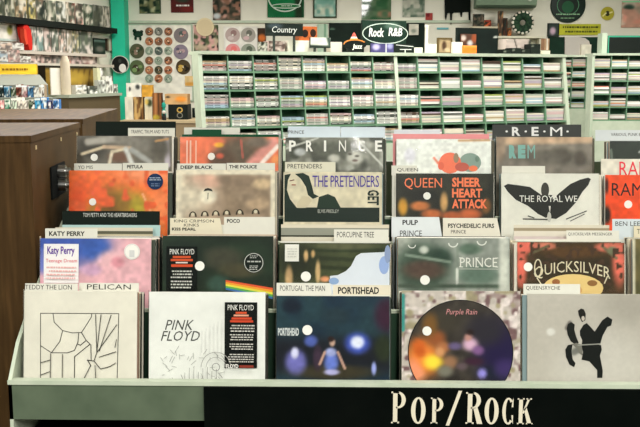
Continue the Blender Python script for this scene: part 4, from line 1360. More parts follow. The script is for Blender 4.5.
for i, (x0, y0, x1, c, c2, lb) in enumerate(((473, 14, 484, (60, 62, 50), (110, 92, 76), 'dark mottled toy box left of the orange figurines'), (484, 20, 491, (214, 110, 60), (170, 60, 40), 'orange toy box beside the dark mottled one'),
                                             (491, 11, 500, (92, 66, 50), (170, 130, 90), 'brown toy box in the middle of the figurine shelf'), (500, 18, 507, (84, 52, 36), (40, 36, 30), 'dark brown bottle-shaped toy box on the figurine shelf'), (504, 28, 511, (206, 120, 60), (120, 60, 30), 'small orange-brown box in front of the wreath'))):
    if i == 0:
        P0, P1 = SH.hit(472, 26.5), SH.hit(497.5, 26.5)
        mm = MB(); mm.box((P0[0], -0.02, P0[2] - 0.02), (P1[0], 0.199, P0[2]), (196, 186, 160)); oo = mm.build('wall_shelf', loc=(0, SH.p[1], 0))
        tag(oo, 'short wall shelf with toy boxes under the air conditioner', 'shelf'); zt1 = P0[2]
    zz = zt1 + 0.001 if x1 <= 497 else z_sh + 0.001
    if i == 2:
        zz = z_sh + 0.001; x0, x1 = 498, 503
    if i == 3:
        x0, x1 = 503.5, 507.5
    if i == 4:
        x0, x1 = 508, 511.5
    flat('toy_box', lb, 'box', x0, y0, x1, 27, SH, 0.05, c, c, mot(0, c2, (30, 36, 30), seed=20 + i), zb=zz)

# ---- lower band of the wall, above the rack
flat('poster', 'poster of green and black foliage patches under the cream paper plate', 'poster', 194, 25, 218.5, 52, WP, 0.006, (40, 50, 36), (70, 84, 56), mot(0, (196, 176, 150), (26, 34, 26), (206, 160, 150), seed=31))
P = WP.back(-0.02).hit(205, 27)
m = MB(); k = kscale(P)
m.disc(0, 0, 9 * k, 9 * k, 0, 0.012, (222, 206, 168), PAPER, 36)
m.disc(0, 0, 7.4 * k, 7.4 * k, -0.003, 0, (214, 196, 158), PAPER, 36)
tag(m.build('paper_plate', loc=tuple(P)), 'round cream paper plate pinned over the foliage poster', 'plate')
flat('poster', 'white poster printed with four round picture discs', 'poster', 224, 26.5, 258, 58, WP, 0.012, (226, 222, 212), (228, 224, 214), [], lambda a: [a.ell(x, y, 7.4, 7.4, c).ell(x + 1, y - 2, 3, 3, c2).ell(x - 2, y + 3, 3, 2, c3).ell(x, y, 1, 1, (226, 222, 212)) for x, y, c, c2, c3 in
     ((233, 35, (186, 166, 160), (150, 120, 116), (206, 190, 186)), (248.5, 35, (166, 160, 150), (110, 110, 100), (206, 176, 176)), (233, 51, (222, 146, 146), (230, 120, 116), (206, 166, 166)), (248.5, 51, (150, 156, 140), (90, 100, 84), (190, 170, 160)))])
flat('picture_print', 'orange and dark picture print behind the black genre sign', 'picture', 257.5, 28, 266, 44, WP, 0.012, (70, 40, 24), (60, 44, 32), [('b', 262, 38, 4, 4, (206, 110, 50))])


def sign_plane(d=0.1):
    return RP.back(d)


def sign_deco_oval(word, x0, y0, x1, y1, cx, cy, rx, ry):
    def f(a):
        a.ring(cx, cy, rx, ry, 0.9, (206, 214, 200))
        a.text(word, x0, y0, x1, y1, (230, 230, 220), 0.03, shear=0.2)
    return f


flat('genre_sign', 'black genre sign lettered in white, left of the orange loudspeaker', 'sign', 266, 23.5, 303, 36, sign_plane(0.06), 0.02, (18, 26, 22), (22, 32, 27), [('b', 275, 26, 8, 3, (60, 72, 76)), ('b', 270, 34, 6, 2, (36, 44, 40))], lambda a: a.text('Country', 272, 26.5, 297, 34.5, (214, 218, 210), 0.03, shear=0.2), foot=RTOP)
flat('genre_sign', 'wide black genre sign with white oval outline and two words', 'sign', 362, 20.5, 406, 45.5, sign_plane(), 0.02, (20, 40, 30), (26, 48, 36), [('b', 392, 26, 8, 4, (80, 104, 90)), ('b', 368, 36, 6, 8, (20, 36, 28))],
     lambda a: (a.ring(385, 33.5, 23, 10.5, 0.9, (196, 210, 196)), a.text('Rock', 368.5, 28, 383.5, 37, (226, 228, 218), 0.03, shear=0.15), a.text('R&B', 388, 27.5, 402, 36, (226, 228, 218), 0.03, shear=0.15)), foot=RTOP)
jz = sign_plane(0.06)
P = jz.hit(355, 44.5)
k = kscale(P)
m = MB()
m.disc(0, 0, 12.5 * k, 5.2 * k, 0, 0.02, (16, 22, 18), PAPER, 36)
A = Art(m, 342, 39, 368, 50, k, 5.5 * k, 355, -0.0006, PAPER)
A.ring(355, 44.5, 12.5, 5.2, 1.2, (206, 130, 60), 180, 330)
A.text('Jazz', 352, 44, 363, 50, (222, 224, 214), 0.03, shear=0.15)
o = m.build('genre_sign', loc=tuple(P), rot=(0, 0, RK['A']))
tag(o, 'small black oval genre sign with an orange rim', 'sign')
m = MB(); m.box((-0.05, 0.004, RTOP - P[2]), (0.05, 0.02, -4 * k), (30, 34, 30)); m.build('stand', o)
# orange loudspeaker on a white box
flat('cardboard_box', 'plain white box under the orange loudspeaker', 'box', 288.5, 40.5, 317.5, 52, sign_plane(0.1), 0.13, (226, 222, 206), zb=RTOP)
z0 = sign_plane(0.1).hit(303, 40.5)[2] + 0.001
flat('box_speaker', 'orange-brown loudspeaker with two dark cones above a white box', 'speaker', 299, 26.5, 317, 40.5, sign_plane(0.12), 0.09, (150, 80, 40), (176, 92, 46), [('n', 5, .12, 3)], lambda a: (a.ell(305, 33.5, 3.2, 4, (36, 26, 20)), a.ell(313, 33, 3, 4, (44, 30, 22))), zb=z0)
flat('cardboard_box', 'pinkish grey box under the black genre sign', 'box', 269, 41, 285, 52, sign_plane(0.13), 0.12, (196, 172, 166), (200, 176, 168), mot(0, (226, 214, 206), (110, 90, 84), seed=5), zb=RTOP)
flat('picture_card', 'small grey and dark picture card left of the pinkish box', 'card', 258, 42, 267.5, 52, sign_plane(0.12), 0.01, (110, 110, 96), (130, 126, 110), mot(0, (40, 46, 38), (206, 202, 190), seed=6), zb=RTOP)
# pale door frame behind, built as a narrow flat panel
flat('door_frame', 'narrow pale green door frame beside the orange loudspeaker', 'board', 317.5, 24, 328, 56, WP, 0.01, (170, 196, 172), (178, 200, 176), [('s', 325, 20, 325, 56, 1.2, (120, 156, 130))])
flat('display_sign', 'tilted white sign with a black lower edge beside the pale panel', 'sign', 310.5, 37.5, 330.5, 48, sign_plane(0.05), 0.02, (30, 40, 34), (214, 216, 204), [('s', 308, 46.5, 332, 47.5, 2, (30, 42, 34)), ('s', 328, 36, 331, 48, 2.2, (60, 76, 66)), ('b', 318, 42, 6, 2.4, (196, 200, 190))], foot=RTOP)
flat('dark_board', 'large dark green panel on the wall behind the oval genre sign', 'panel', 329, 23, 364, 58, WP, 0.012, (18, 32, 24), (22, 36, 28), [('n', 4, .15, 3), ('b', 332, 29, 3, 1, (90, 120, 100))])
flat('cardboard_box', 'pale pinkish grey box left of the oval genre sign', 'box', 330.5, 42, 342, 52, sign_plane(0.13), 0.12, (206, 196, 184), zb=RTOP)
# red and white striped cone ornament
P = sign_plane(0.14).hit(354, 40)
k = kscale(P)
m = MB()
m.lathe([(0.001, 7.5 * k), (1.4 * k, 6 * k), (2.6 * k, 3 * k)], (206, 90, 76), n=16)
m.lathe([(2.6 * k, 3 * k), (3.4 * k, 1.6 * k)], (230, 222, 210), n=16)
m.lathe([(3.4 * k, 1.6 * k), (4.2 * k, 0), (6 * k, 0), (6 * k, RTOP - P[2] + 0.0005), (0.001, RTOP - P[2] + 0.0005)], (206, 130, 60), n=16)
tag(m.build('cone_ornament', loc=tuple(P)), 'red and white cone ornament on an orange base above the oval sign', 'ornament')
flat('picture_card', 'violet-blue picture card under the wide oval-outlined sign', 'card', 371, 43.5, 393.5, 52.5, sign_plane(0.05), 0.01, (90, 84, 130), (70, 66, 110), [('b', 376, 47, 4, 3, (176, 170, 206)), ('b', 390, 46, 3, 3, (150, 150, 190)), ('s', 386, 42, 386, 53, .6, (206, 206, 206))], zb=RTOP)
flat('display_sign', 'black sign with a thin white figure right of the violet card', 'sign', 394, 44, 414, 53, sign_plane(0.05), 0.012, (20, 28, 24), (24, 32, 27), [], lambda a: (a.line([(396, 45), (413, 46.5)], 0.7, (206, 208, 200)), a.line([(400, 49.5), (411, 49.5)], 0.8, (206, 208, 200)), a.line([(405, 49.5), (405, 52.5)], 1.2, (190, 192, 184))), zb=RTOP)
flat('dark_board', 'narrow dark green panel right of the wide oval-outlined sign', 'panel', 399, 23, 424, 58, WP, 0.012, (18, 32, 24), (20, 34, 26), [('n', 4, .15, 4)])
flat('display_sign', 'cream framed card with grey window, hanging right of the oval-outlined sign', 'sign', 409, 24, 418.5, 35, BACK.back(-0.05), 0.03, (206, 200, 180), (210, 206, 188), [('b', 413.5, 31, 2.6, 2.2, (140, 146, 130), 6)])
flat('cardboard_box', 'small white box before the narrow dark panel', 'box', 414.5, 47.5, 422.5, 53, sign_plane(0.08), 0.06, (228, 224, 208), zb=RTOP)
m = MB()
P = sign_plane(0.15).hit(426.5, 52)
k = kscale(P)
T = sign_plane(0.15).hit(426.5, 27.5)
m.lathe([(0.001, RTOP - P[2] + 0.0005), (1.5 * k, RTOP - P[2] + 0.0005), (1.5 * k, T[2] - P[2]), (2.2 * k, T[2] - P[2]), (2.2 * k, T[2] - P[2] + 0.015), (0.001, T[2] - P[2] + 0.015)], (226, 222, 206), n=16)
tag(m.build('standing_post', loc=tuple(P)), 'slim white post standing on the long CD rack', 'post')
flat('cardboard_box', 'tall white box beside the slim white post', 'box', 429.5, 44, 436.5, 53, sign_plane(0.1), 0.06, (230, 227, 212), zb=RTOP)
flat('framed_picture', 'brown framed figure picture left of the tall dark screen', 'picture', 438.5, 39, 450.5, 53, sign_plane(0.14), 0.015, (110, 84, 56), (176, 152, 116), [('b', 444, 46, 2.4, 5, (70, 50, 36)), ('b', 447, 50, 3, 2, (206, 186, 150))], frame=(1.1, (96, 80, 50)), zb=RTOP + 0.008)
flat('wall_strip', 'short turquoise strip on the wall above the brown framed picture', 'strip', 437, 27.5, 448.5, 29.5, WP, 0.012, (110, 170, 176))
flat('display_screen', 'large dark screen standing at the back of the CD rack', 'screen', 457, 28, 497.5, 55, sign_plane(0.19), 0.03, (18, 30, 24), (20, 30, 26), [('n', 3, .1, 3), ('b', 495, 37, 2.5, 1, (206, 210, 200))], zb=RTOP)
flat('picture_card', 'picture card with dark and orange shapes before the dark screen', 'card', 461, 34, 476, 46, sign_plane(0.17), 0.012, (90, 56, 40), (84, 60, 48), [('b', 463, 38, 3, 3, (196, 190, 180)), ('b', 470, 43, 3, 3, (190, 196, 196)), ('b', 474, 38, 3, 5, (150, 80, 50))], foot=RTOP)
flat('cardboard_box', 'bright orange box below the picture card', 'box', 463.5, 45.5, 476.5, 53, sign_plane(0.08), 0.07, (236, 128, 44), (238, 130, 46), [('s', 463, 46, 477, 46, .8, (250, 170, 90))], zb=RTOP)
flat('cardboard_box', 'white box left of the bright orange one', 'box', 453.5, 42, 462.5, 53, sign_plane(0.1), 0.06, (228, 225, 210), zb=RTOP)
flat('cardboard_box', 'pale grey-pink box under the cream wall shelf', 'box', 506, 39, 530, 49, sign_plane(0.16), 0.1, (196, 182, 170), (200, 186, 174), [('s', 514, 39, 517, 49, .7, (80, 76, 66)), ('b', 531, 44, 3, 6, (50, 60, 50))], foot=RTOP)
for i, (x0, x1, y0) in enumerate(((503, 511, 49.5), (511.5, 521, 48), (521.5, 530, 49), (530.5, 540, 44))):
    flat('equipment_box', ['small black', 'wide black', 'square black', 'taller dark green'][i] + ' equipment box in the row below the grey-pink box', 'box', x0, y0, x1, 54, sign_plane(0.06), 0.08, (24, 30, 26), (28, 36, 30), [('b', x0 + 2, y0 + 2, 1.4, 1, (120, 124, 112))], zb=RTOP)
# right part of the wall
flat('dark_board', 'dark green wall panel under the yellow-green sign', 'panel', 547, 37, 601, 62, WP, 0.008, (18, 44, 32), (22, 50, 36), [('n', 3, .12, 3)])
m = MB()
pl = BACK.back(-0.055)
P = pl.hit(577, 55)
tp = [(565, 58), (590.5, 58), (590.5, 46), (589, 41), (585, 38), (579, 37), (565, 37)]
m.prism([(pl.hit(x, y)[0] - P[0], pl.hit(x, y)[2] - P[2]) for x, y in tp[::-1]], 0, 0.028, (196, 190, 180))
tag(m.build('arched_board', loc=tuple(P)), 'grey-white board with a rounded corner on the dark panel', 'board')
flat('cardboard_box', 'cream box in front of the rounded grey board', 'box', 581, 44.5, 590.8, 58, BACK.back(-0.11), 0.054, (230, 224, 202), (230, 225, 204), [('s', 577, 46, 577, 58, 2, (60, 70, 60))])
flat('cardboard_box', 'small cream box at the end of the long CD rack', 'box', 540.5, 50.5, 550, 55.5, sign_plane(0.08), 0.08, (226, 220, 196), zb=RTOP)
flat('bottle_box', 'slim brown and white box at the end of the long CD rack', 'box', 544, 38.5, 549, 50, sign_plane(0.09), 0.04, (120, 90, 66), (150, 120, 92), [('s', 547, 38, 547, 50, .8, (222, 216, 200))], foot=RTOP)
R2 = Plane((0, 8.55, 0))
zr = at(598, 55.5, 8.4)[2] + 0.0205
flat('flat_television', 'black television with teal edge on the right CD rack', 'television', 607.5, 35.5, 668, 51.5, R2, 0.07, (14, 22, 18), (16, 24, 20), [], lambda a: (a.rect(607.5, 35.5, 668, 37, (60, 150, 120)), a.rect(607.5, 35.5, 608.6, 51.5, (70, 160, 130))), zb=zr, mat=GLOSS)
flat('box_file', 'pale green box file left of the black television', 'box', 601.5, 33, 606.8, 53, R2, 0.15, (190, 204, 182), zb=zr)

# ---- disc board on the back wall
bd = BACK.back(-0.02)
flat('display_board', 'white display board covered with round picture discs', 'board', 127.5, 25, 192.5, 100, bd, 0.018, (226, 222, 208), (228, 224, 210), [('n', 3, .02, 3)], frame=(1.2, (166, 182, 160)))
DP = BACK.back(-0.03)
big = [(137, 51, 'olive'), (137, 67.3, 'green'), (181, 35.3, 'grey-mauve'), (180.8, 51.8, 'mauve'), (183.2, 67, 'gold and black')]
cols = {'olive': ((84, 84, 60), (150, 120, 104), (60, 70, 50)), 'green': ((90, 100, 66), (130, 150, 96), (70, 60, 44)), 'grey-mauve': ((120, 112, 112), (176, 130, 126), (80, 92, 88)), 'mauve': ((130, 118, 132), (90, 86, 100), (176, 150, 150)), 'gold and black': ((70, 56, 30), (196, 160, 80), (36, 30, 22))}


def pic_disc(cx, cy, r, c, label, seed, grp):
    P = DP.hit(cx, cy)
    k = kscale(P)
    m = MB()
    m.disc(0, 0, r * k, r * k, 0, 0.006, c[0], GLOSS, 28)
    a = Art(m, cx - r, cy - r, cx + r, cy + r, k, r * k, cx, -0.0006, PAPER)
    rr = random.Random(seed)
    for i in range(7):
        t, d = rr.uniform(0, 6.28), rr.uniform(0, r * 0.62)
        q = rr.uniform(.15, .36) * r
        a.ell(cx + d * math.cos(t), cy + d * math.sin(t), q, q * rr.uniform(.5, 1), c[1 + i % 2], 12)
    a.ell(cx, cy, r * .06 + .25, r * .06 + .25, (216, 210, 196), 10)
    tag(m.build('picture_disc', loc=tuple(P)), label, 'disc', grp)


nm_pos = ['left upper', 'left lower', 'right upper', 'right middle', 'right lower']
for i, (x, y, c) in enumerate(big):
    pic_disc(x, y, 7.3, cols[c], 'large %s picture disc, %s one on the white display board' % (c, nm_pos[i]), 50 + i, 'large picture discs on the display board')
sm = [('rust brown', ((130, 90, 66), (196, 130, 90), (70, 52, 40))), ('slate green', ((84, 96, 88), (140, 150, 140), (50, 60, 54))), ('orange-tan', ((170, 110, 76), (216, 160, 120), (90, 60, 44))), ('grey', ((110, 112, 102), (160, 160, 150), (70, 74, 66))),
      ('pale green', ((140, 154, 136), (180, 190, 170), (96, 110, 96))), ('dark olive', ((70, 70, 50), (130, 110, 84), (40, 44, 32)))]
for r, y in enumerate((31.5, 41.3, 50.8, 60.6, 70, 78.6)):
    for c, x in enumerate((149.2, 158.6, 168.3)):
        n_, cc = sm[(r * 2 + c * 3 + (r * c) % 2) % 6]
        pic_disc(x, y, 4.1, cc, 'small %s picture disc, %s row, %s column on the display board' % (n_, ORD[r], ORD[c]), 80 + r * 3 + c, 'small picture discs on the display board')
m = MB()
P = DP.hit(138, 34)
k = kscale(P)
for x, z, rx, rz in ((0, 0, 5, 3.2), (-3.4, 3, 2, 2), (3.6, 2.4, 1.6, 1.4), (-2.6, -4, 1.3, 2), (2.2, -4.4, 1.2, 2.2)):
    m.disc(x * k, z * k, rx * k, rz * k, 0, 0.006, (28, 56, 42), PAPER, 16)
tag(m.build('wall_cutout', loc=tuple(P)), 'dark green animal-shaped cutout at the top left of the display board', 'cutout')
flat('flyer', 'cream and orange flyer on the wall right of the display board', 'flyer', 185, 76, 196, 86, BACK.back(-0.03), 0.004, (206, 170, 110), (214, 184, 130), [('b', 190, 84, 6, 2, (206, 150, 70))])
flat('flyer', 'narrow dark figure flyer beside the tall rack end', 'flyer', 194, 58, 199.5, 76, WP, 0.006, (120, 100, 90), (150, 126, 112), mot(0, (50, 50, 44), seed=3))

# ------------------------------------------------------------------ left wall: ledges and what stands on them
LZ = [2.182, 1.862, 1.742]
LP_ = LEFT


def ledge(name, label, z, px0, px1, dep, th, col):
    p0, p1 = LP_.hit(px0, 50), LP_.hit(px1, 50)
    w = float(np.linalg.norm((p1 - p0)[:2]))
    m = MB()
    m.box((-w / 2, -dep, -th), (w / 2, -0.001, 0), col)
    m.box((-w / 2, -dep - 0.006, -th), (w / 2, -dep, 0.012), col)
    o = m.build(name, loc=((p0[0] + p1[0]) / 2, (p0[1] + p1[1]) / 2, z), rot=(0, 0, LP_.ang))
    tag(o, label, 'shelf')


ledge('wall_shelf', 'black upper wall ledge holding a row of albums on the left wall', LZ[0], -40, 107, 0.14, 0.05, (18, 24, 20))
ledge('wall_shelf', 'pale middle ledge of bagged magazines on the left wall', LZ[1], -40, 97, 0.12, 0.02, (196, 186, 172))
ledge('wall_shelf', 'pale lowest ledge of small pink boxes on the left wall', LZ[2], -40, 104, 0.12, 0.02, (200, 192, 176))
UP = LEFT.back(-0.1)
row1 = [(-8, 5, (58, 66, 50), (190, 180, 150), 'dark olive'), (5.5, 15, (150, 150, 124), (40, 52, 40), 'grey-green'), (16, 27, (198, 176, 140), (90, 70, 50), 'tan'), (27.5, 36, (206, 186, 110), (60, 60, 40), 'yellow'), (36.5, 46, (120, 100, 84), (36, 44, 38), 'brown'),
        (46.5, 56, (44, 62, 48), (196, 190, 170), 'dark green'), (56.5, 66, (206, 206, 196), (70, 80, 76), 'white'), (66.5, 75, (212, 196, 176), (110, 66, 56), 'cream and red'), (75.5, 83.5, (196, 150, 136), (60, 56, 50), 'pink'), (84, 93, (104, 122, 100), (40, 60, 46), 'moss green'), (93.5, 103, (120, 122, 110), (24, 30, 26), 'grey with dark disc'), (103.5, 110, (150, 146, 132), (206, 196, 186), 'pale grey')]
for i, (x0, x1, c, c2, n_) in enumerate(row1):
    flat('wall_album', '%s album on the black upper ledge, %s from the left' % (n_, ORD[i]), 'album', x0, -4 + x0 * .1, x1, 20, UP, 0.006, c, c, mot(0, c2, (214, 206, 188), (80, 84, 70), cells=2, seed=60 + i), zb=LZ[0] + 0.001, group='albums on the black upper ledge')
MP = LEFT.back(-0.08)
row2 = [(29.5, 37, (176, 180, 170), (90, 110, 104), 'pale grey'), (37.5, 44, (120, 146, 140), (206, 204, 196), 'teal-grey'), (44.5, 51.5, (196, 176, 166), (110, 80, 76), 'dusty pink'), (52, 59, (110, 120, 104), (206, 190, 176), 'green-grey'), (59.5, 66.5, (206, 176, 160), (90, 90, 84), 'salmon'), (67, 72.5, (150, 140, 120), (216, 206, 190), 'tan'), (73, 79.5, (216, 206, 160), (130, 120, 90), 'cream'), (80, 93, (96, 108, 88), (60, 74, 60), 'dark moss')]
for i, (x0, x1, c, c2, n_) in enumerate(row2):
    flat('bagged_magazine', '%s bagged magazine on the pale middle ledge, %s along from the red jacket' % (n_, ORD[i]), 'magazine', x0, 26.5 + (x0 - 30) * .1, x1, 52, MP, 0.006, c, c, mot(0, c2, (216, 206, 196), (90, 96, 86), cells=2, seed=90 + i), zb=LZ[1] + 0.001, group='bagged magazines on the middle ledge')
row3 = [(30, 41, (196, 160, 150), (226, 206, 196), 'pink'), (41.5, 51, (206, 186, 172), (150, 110, 106), 'pale pink'), (51.5, 61, (190, 166, 156), (120, 124, 116), 'grey-pink'), (61.5, 71, (216, 200, 186), (176, 130, 120), 'cream-pink'), (71.5, 82, (200, 176, 170), (150, 156, 150), 'rose-grey'), (82.5, 97, (214, 196, 184), (130, 96, 90), 'pinkish cream')]
for i, (x0, x1, c, c2, n_) in enumerate(row3):
    flat('small_box', '%s small box on the lowest wall ledge, %s from the left' % (n_, ORD[i]), 'box', x0, 52.5 + (x0 - 30) * .06, x1, 63, MP, 0.04, c, c, mot(0, c2, (90, 84, 78), cells=3, seed=120 + i), zb=LZ[2] + 0.001, group='small boxes on the lowest ledge')
flat('framed_picture', 'small black framed picture at the end of the middle ledge', 'picture', 94.5, 38.5, 105.5, 54, LEFT.back(-0.03), 0.028, (26, 34, 28), (36, 48, 40), [('b', 100, 49, 4, 3, (110, 110, 100)), ('s', 94, 41, 106, 41, 1, (96, 120, 110))])
flat('framed_picture', 'three-coloured small picture nearest the turquoise pillar', 'picture', 107.5, 39, 118.5, 51, LEFT.back(-0.03), 0.028, (60, 50, 40), (96, 76, 60), [('s', 110, 38, 110, 52, 1.4, (206, 196, 176)), ('s', 114.5, 38, 114.5, 52, 1.4, (190, 130, 90))])
# red jacket on the wall
pj = LEFT.back(-0.10)
P = pj.hit(25, 38)
kx = float(np.linalg.norm((pj.hit(31, 38) - pj.hit(19, 38))[:2])) / 12 * 0.75
kz = abs(pj.hit(25, 30)[2] - pj.hit(25, 46)[2]) / 16
jk = empty('hanging_jacket', tuple(P), (0, 0, pj.ang))
tag(jk, 'red jacket hanging on the left wall beside the white poster', 'jacket')
m = MB()
m.prism([((x - 25) * kx, (38 - y) * kz) for x, y in [(19.5, 28), (22, 25.5), (24, 25), (27, 26), (30, 30), (31, 38), (31, 47), (30, 50), (27, 50), (25.5, 45), (23, 43), (21, 36)][::-1]], -0.03, 0.04, (206, 44, 34))
m.build('body', jk)
m = MB(); m.prism([((x - 25) * kx, (38 - y) * kz) for x, y in [(19, 29), (21.5, 30), (23.5, 44), (21, 45), (19, 38)][::-1]], -0.045, 0.0, (222, 74, 50)); m.build('sleeve', jk)
m = MB(); m.prism([((x - 25) * kx, (38 - y) * kz) for x, y in [(20, 24), (24, 23), (30, 27), (29, 29), (24, 26)][::-1]], -0.01, 0.06, (96, 20, 22)); m.build('collar', jk)
m = MB(); m.box((-0.004, 0.0, 12 * kz), (0.004, 0.099, 13 * kz), (60, 60, 56)); m.build('hook', jk)
flat('poster', 'white poster with a yellow-green figure left of the red jacket', 'poster', -6, 20.5, 17, 41, LEFT.back(-0.03), 0.02, (226, 222, 210), (230, 226, 214), [('b', 10, 30, 3, 5, (150, 150, 70)), ('b', 11, 26, 2, 2, (70, 76, 50)), ('s', -6, 40, 17, 40, 1.2, (176, 196, 190))])
for i, (x0, x1, y0, y1, c, n_) in enumerate(((-4, 12, 42, 49, (222, 196, 176), 'peach'), (12.5, 24, 43, 49.5, (232, 228, 218), 'white'), (-4, 8, 51, 58, (150, 166, 176), 'blue-grey'), (8.5, 20, 50, 58, (200, 160, 150), 'pink'), (20.5, 31, 56, 63.5, (222, 224, 214), 'white-green'))):
    flat('paper_stack', '%s stack of leaflets beneath the white poster' % n_, 'leaflets', x0, y0, x1, y1, LEFT.back(-0.135), 0.012, c, c, mot(0, (226, 222, 212), (120, 110, 104), cells=4, seed=140 + i), zb=(LZ[1] if i < 2 else LZ[2]) + 0.013)

# long counter along the left wall
CZ = 1.43
c0, c1 = LEFT.hit(20, 90), LEFT.hit(78, 90)
w = float(np.linalg.norm((c1 - c0)[:2]))
wc = empty('wall_counter', ((c0[0] + c1[0]) / 2, (c0[1] + c1[1]) / 2, 0), (0, 0, LEFT.ang))
tag(wc, 'grey-green counter running along the left wall to the turquoise pillar', 'counter')
m = MB(); m.box((-w / 2, -0.55, CZ - 0.03), (w / 2, -0.002, CZ), (160, 166, 148)); m.build('worktop', wc)
m = MB(); m.box((-w / 2 + 0.02, -0.53, 0), (w / 2 - 0.02, -0.002, CZ - 0.03), (92, 80, 58)); m.build('cabinet', wc)
# gold tray of discs
gt = LEFT.back(-0.25)
o = flat('disc_tray', 'black-edged tray of golden brown disc cases on the wall counter', 'tray', 46, 66, 97, 84, gt, 0.16, (40, 34, 22), (140, 112, 46), [('s', 46, 66.5, 97, 66.5, 1.6, (34, 34, 26))] + [('s', 50 + i * 6, 84, 54 + i * 6, 68, 1.0, (84, 62, 28)) for i in range(8)] + [('b', 70, 74, 20, 5, (176, 146, 60))], zb=CZ + 0.001)
flat('price_card', 'blank white card standing before the golden brown disc tray', 'card', 51, 68, 61, 78, LEFT.back(-0.42), 0.01, (232, 228, 214), zb=CZ + 0.001)
P = LEFT.back(-0.46).hit(66, 88)
k = kscale(P)
zt = LEFT.back(-0.46).hit(66, 56)[2]
m = MB()
m.lathe([(0.001, 0), (4.8 * k, 0), (5.0 * k, 0.5 * (zt - CZ)), (4.4 * k, 0.85 * (zt - CZ)), (2.6 * k, zt - CZ), (0.001, zt - CZ)], (214, 200, 176), n=20)
tag(m.build('paper_roll', loc=(P[0], P[1], CZ + 0.001)), 'tall cream wrapped roll standing on the wall counter', 'paper roll')
for i, (x0, x1, y0, c, n_) in enumerate(((98, 104, 68, (214, 214, 176), 'pale yellow box beside the golden disc tray'), (99, 106, 80, (196, 200, 190), 'light grey bag on the far wall counter'), (106.5, 113, 76, (222, 220, 210), 'crumpled white bag on the far wall counter'), (113.5, 118, 84, (170, 176, 166), 'grey bag at the end of the wall counter'), (88, 97.5, 86, (60, 68, 60), 'dark box on the near edge of the wall counter'), (76, 87, 85, (206, 202, 190), 'cream box on the near edge of the wall counter'))):
    flat('counter_box', n_, 'bag' if 'bag' in n_ else 'box', x0, y0, x1, 95, LEFT.back(-0.4 if i < 1 else -0.46), 0.05, c, c, mot(0, (236, 234, 226), (96, 96, 88), cells=3, seed=160 + i), zb=CZ + 0.001)
round_sign('round_sign', 'black and white round sign in front of the turquoise pillar', 'sign', 120, 64.5, 8.2, BACK.back(-0.29), 0.03, (20, 24, 22), lambda a: (a.ell(122.5, 68, 3.6, 4.2, (230, 228, 220)), a.ell(120, 61, 1.6, 2, (60, 64, 60))), (214, 212, 200))

# low cabinet against the back wall under the disc board
KB = Plane((0, 10.4, 0))
zk = KB.hit(150, 120)[2]
p0, p1 = KB.hit(123, 120), KB.hit(199, 120)
kb = empty('low_cabinet', ((p0[0] + p1[0]) / 2, 10.3, 0))
tag(kb, 'low tan cabinet under the white display board', 'cabinet')
w = p1[0] - p0[0]
m = MB(); m.box((-w / 2, 0, 0), (w / 2, 0.7, zk - 0.03), (150, 130, 100)); m.build('body', kb)
m = MB(); m.box((-w / 2 - 0.01, -0.01, zk - 0.03), (w / 2 + 0.01, 0.7, zk), (190, 170, 134)); m.build('top_board', kb)
zk += 0.001
KP = Plane((0, 10.5, 0))
item = [('carton', 'tall white carton with a blank face under the display board', 125.5, 97, 133.5, 120, (226, 220, 200), []),
        ('book_set', 'brown and gold patterned boxed set beside the tall white carton', 134, 97, 143.5, 120, (120, 86, 50), [('s', 136, 97, 136, 120, 1, (206, 176, 120)), ('s', 141, 97, 141, 120, 1, (60, 40, 26))] + mot(0, (196, 160, 100), seed=8)),
        ('carton', 'yellow-white carton with a dark patch', 145, 98, 152.5, 120, (214, 204, 176), [('b', 150, 103, 3, 4, (60, 66, 40)), ('b', 147, 102, 2, 3, (206, 176, 90))]),
        ('book_set', 'rust-brown stack of upright books beside the black loudspeaker', 153, 93, 161.5, 120, (130, 84, 50), [('s', 156, 93, 156, 120, .8, (190, 130, 80)), ('s', 159, 93, 159, 120, .8, (70, 50, 34)), ('b', 156, 118, 4, 3, (180, 160, 60))])]
for nme, lb, x0, y0, x1, y1, c, ops in item:
    flat(nme, lb, 'box' if nme == 'carton' else 'books', x0, y0, x1, y1, KP, 0.12, c, c, ops, zb=zk)
zc_ = KP.hit(140, 97)[2] + 0.0012
flat('display_card', 'white card with two small dark figures on top of the cartons', 'card', 126.5, 83, 141.5, 97, KP.back(0.03), 0.06, (230, 226, 212), (232, 228, 214), [('b', 130, 89, 1, 2.4, (50, 54, 50)), ('b', 138, 87, 2.4, 2.6, (60, 62, 60))], zb=zc_)
flat('carton', 'mustard-yellow carton on top of the boxed set', 'box', 142, 85, 152.5, 96, KP.back(0.03), 0.08, (206, 152, 56), (210, 156, 60), [('n', 4, .1, 2)], zb=zc_)
ls = flat('box_speaker', 'black loudspeaker with a gold ring under the display board', 'speaker', 168.5, 104.5, 188, 121, KP, 0.25, (20, 26, 22), (22, 28, 24), [], lambda a: (a.ring(180, 110.5, 3, 3, 1.2, (190, 156, 80)), a.ring(180, 116.5, 3, 3, 0.8, (120, 120, 110))), zb=zk)
zs = KP.hit(178, 104.5)[2] + 0.001
flat('carton', 'orange and tan carton lying on the black loudspeaker', 'box', 165, 94, 187.5, 104, KP.back(0.02), 0.2, (196, 150, 96), (200, 160, 110), [('b', 181, 99, 6, 3, (220, 140, 56)), ('b', 168, 97, 2.4, 1, (60, 56, 44))], zb=zs)
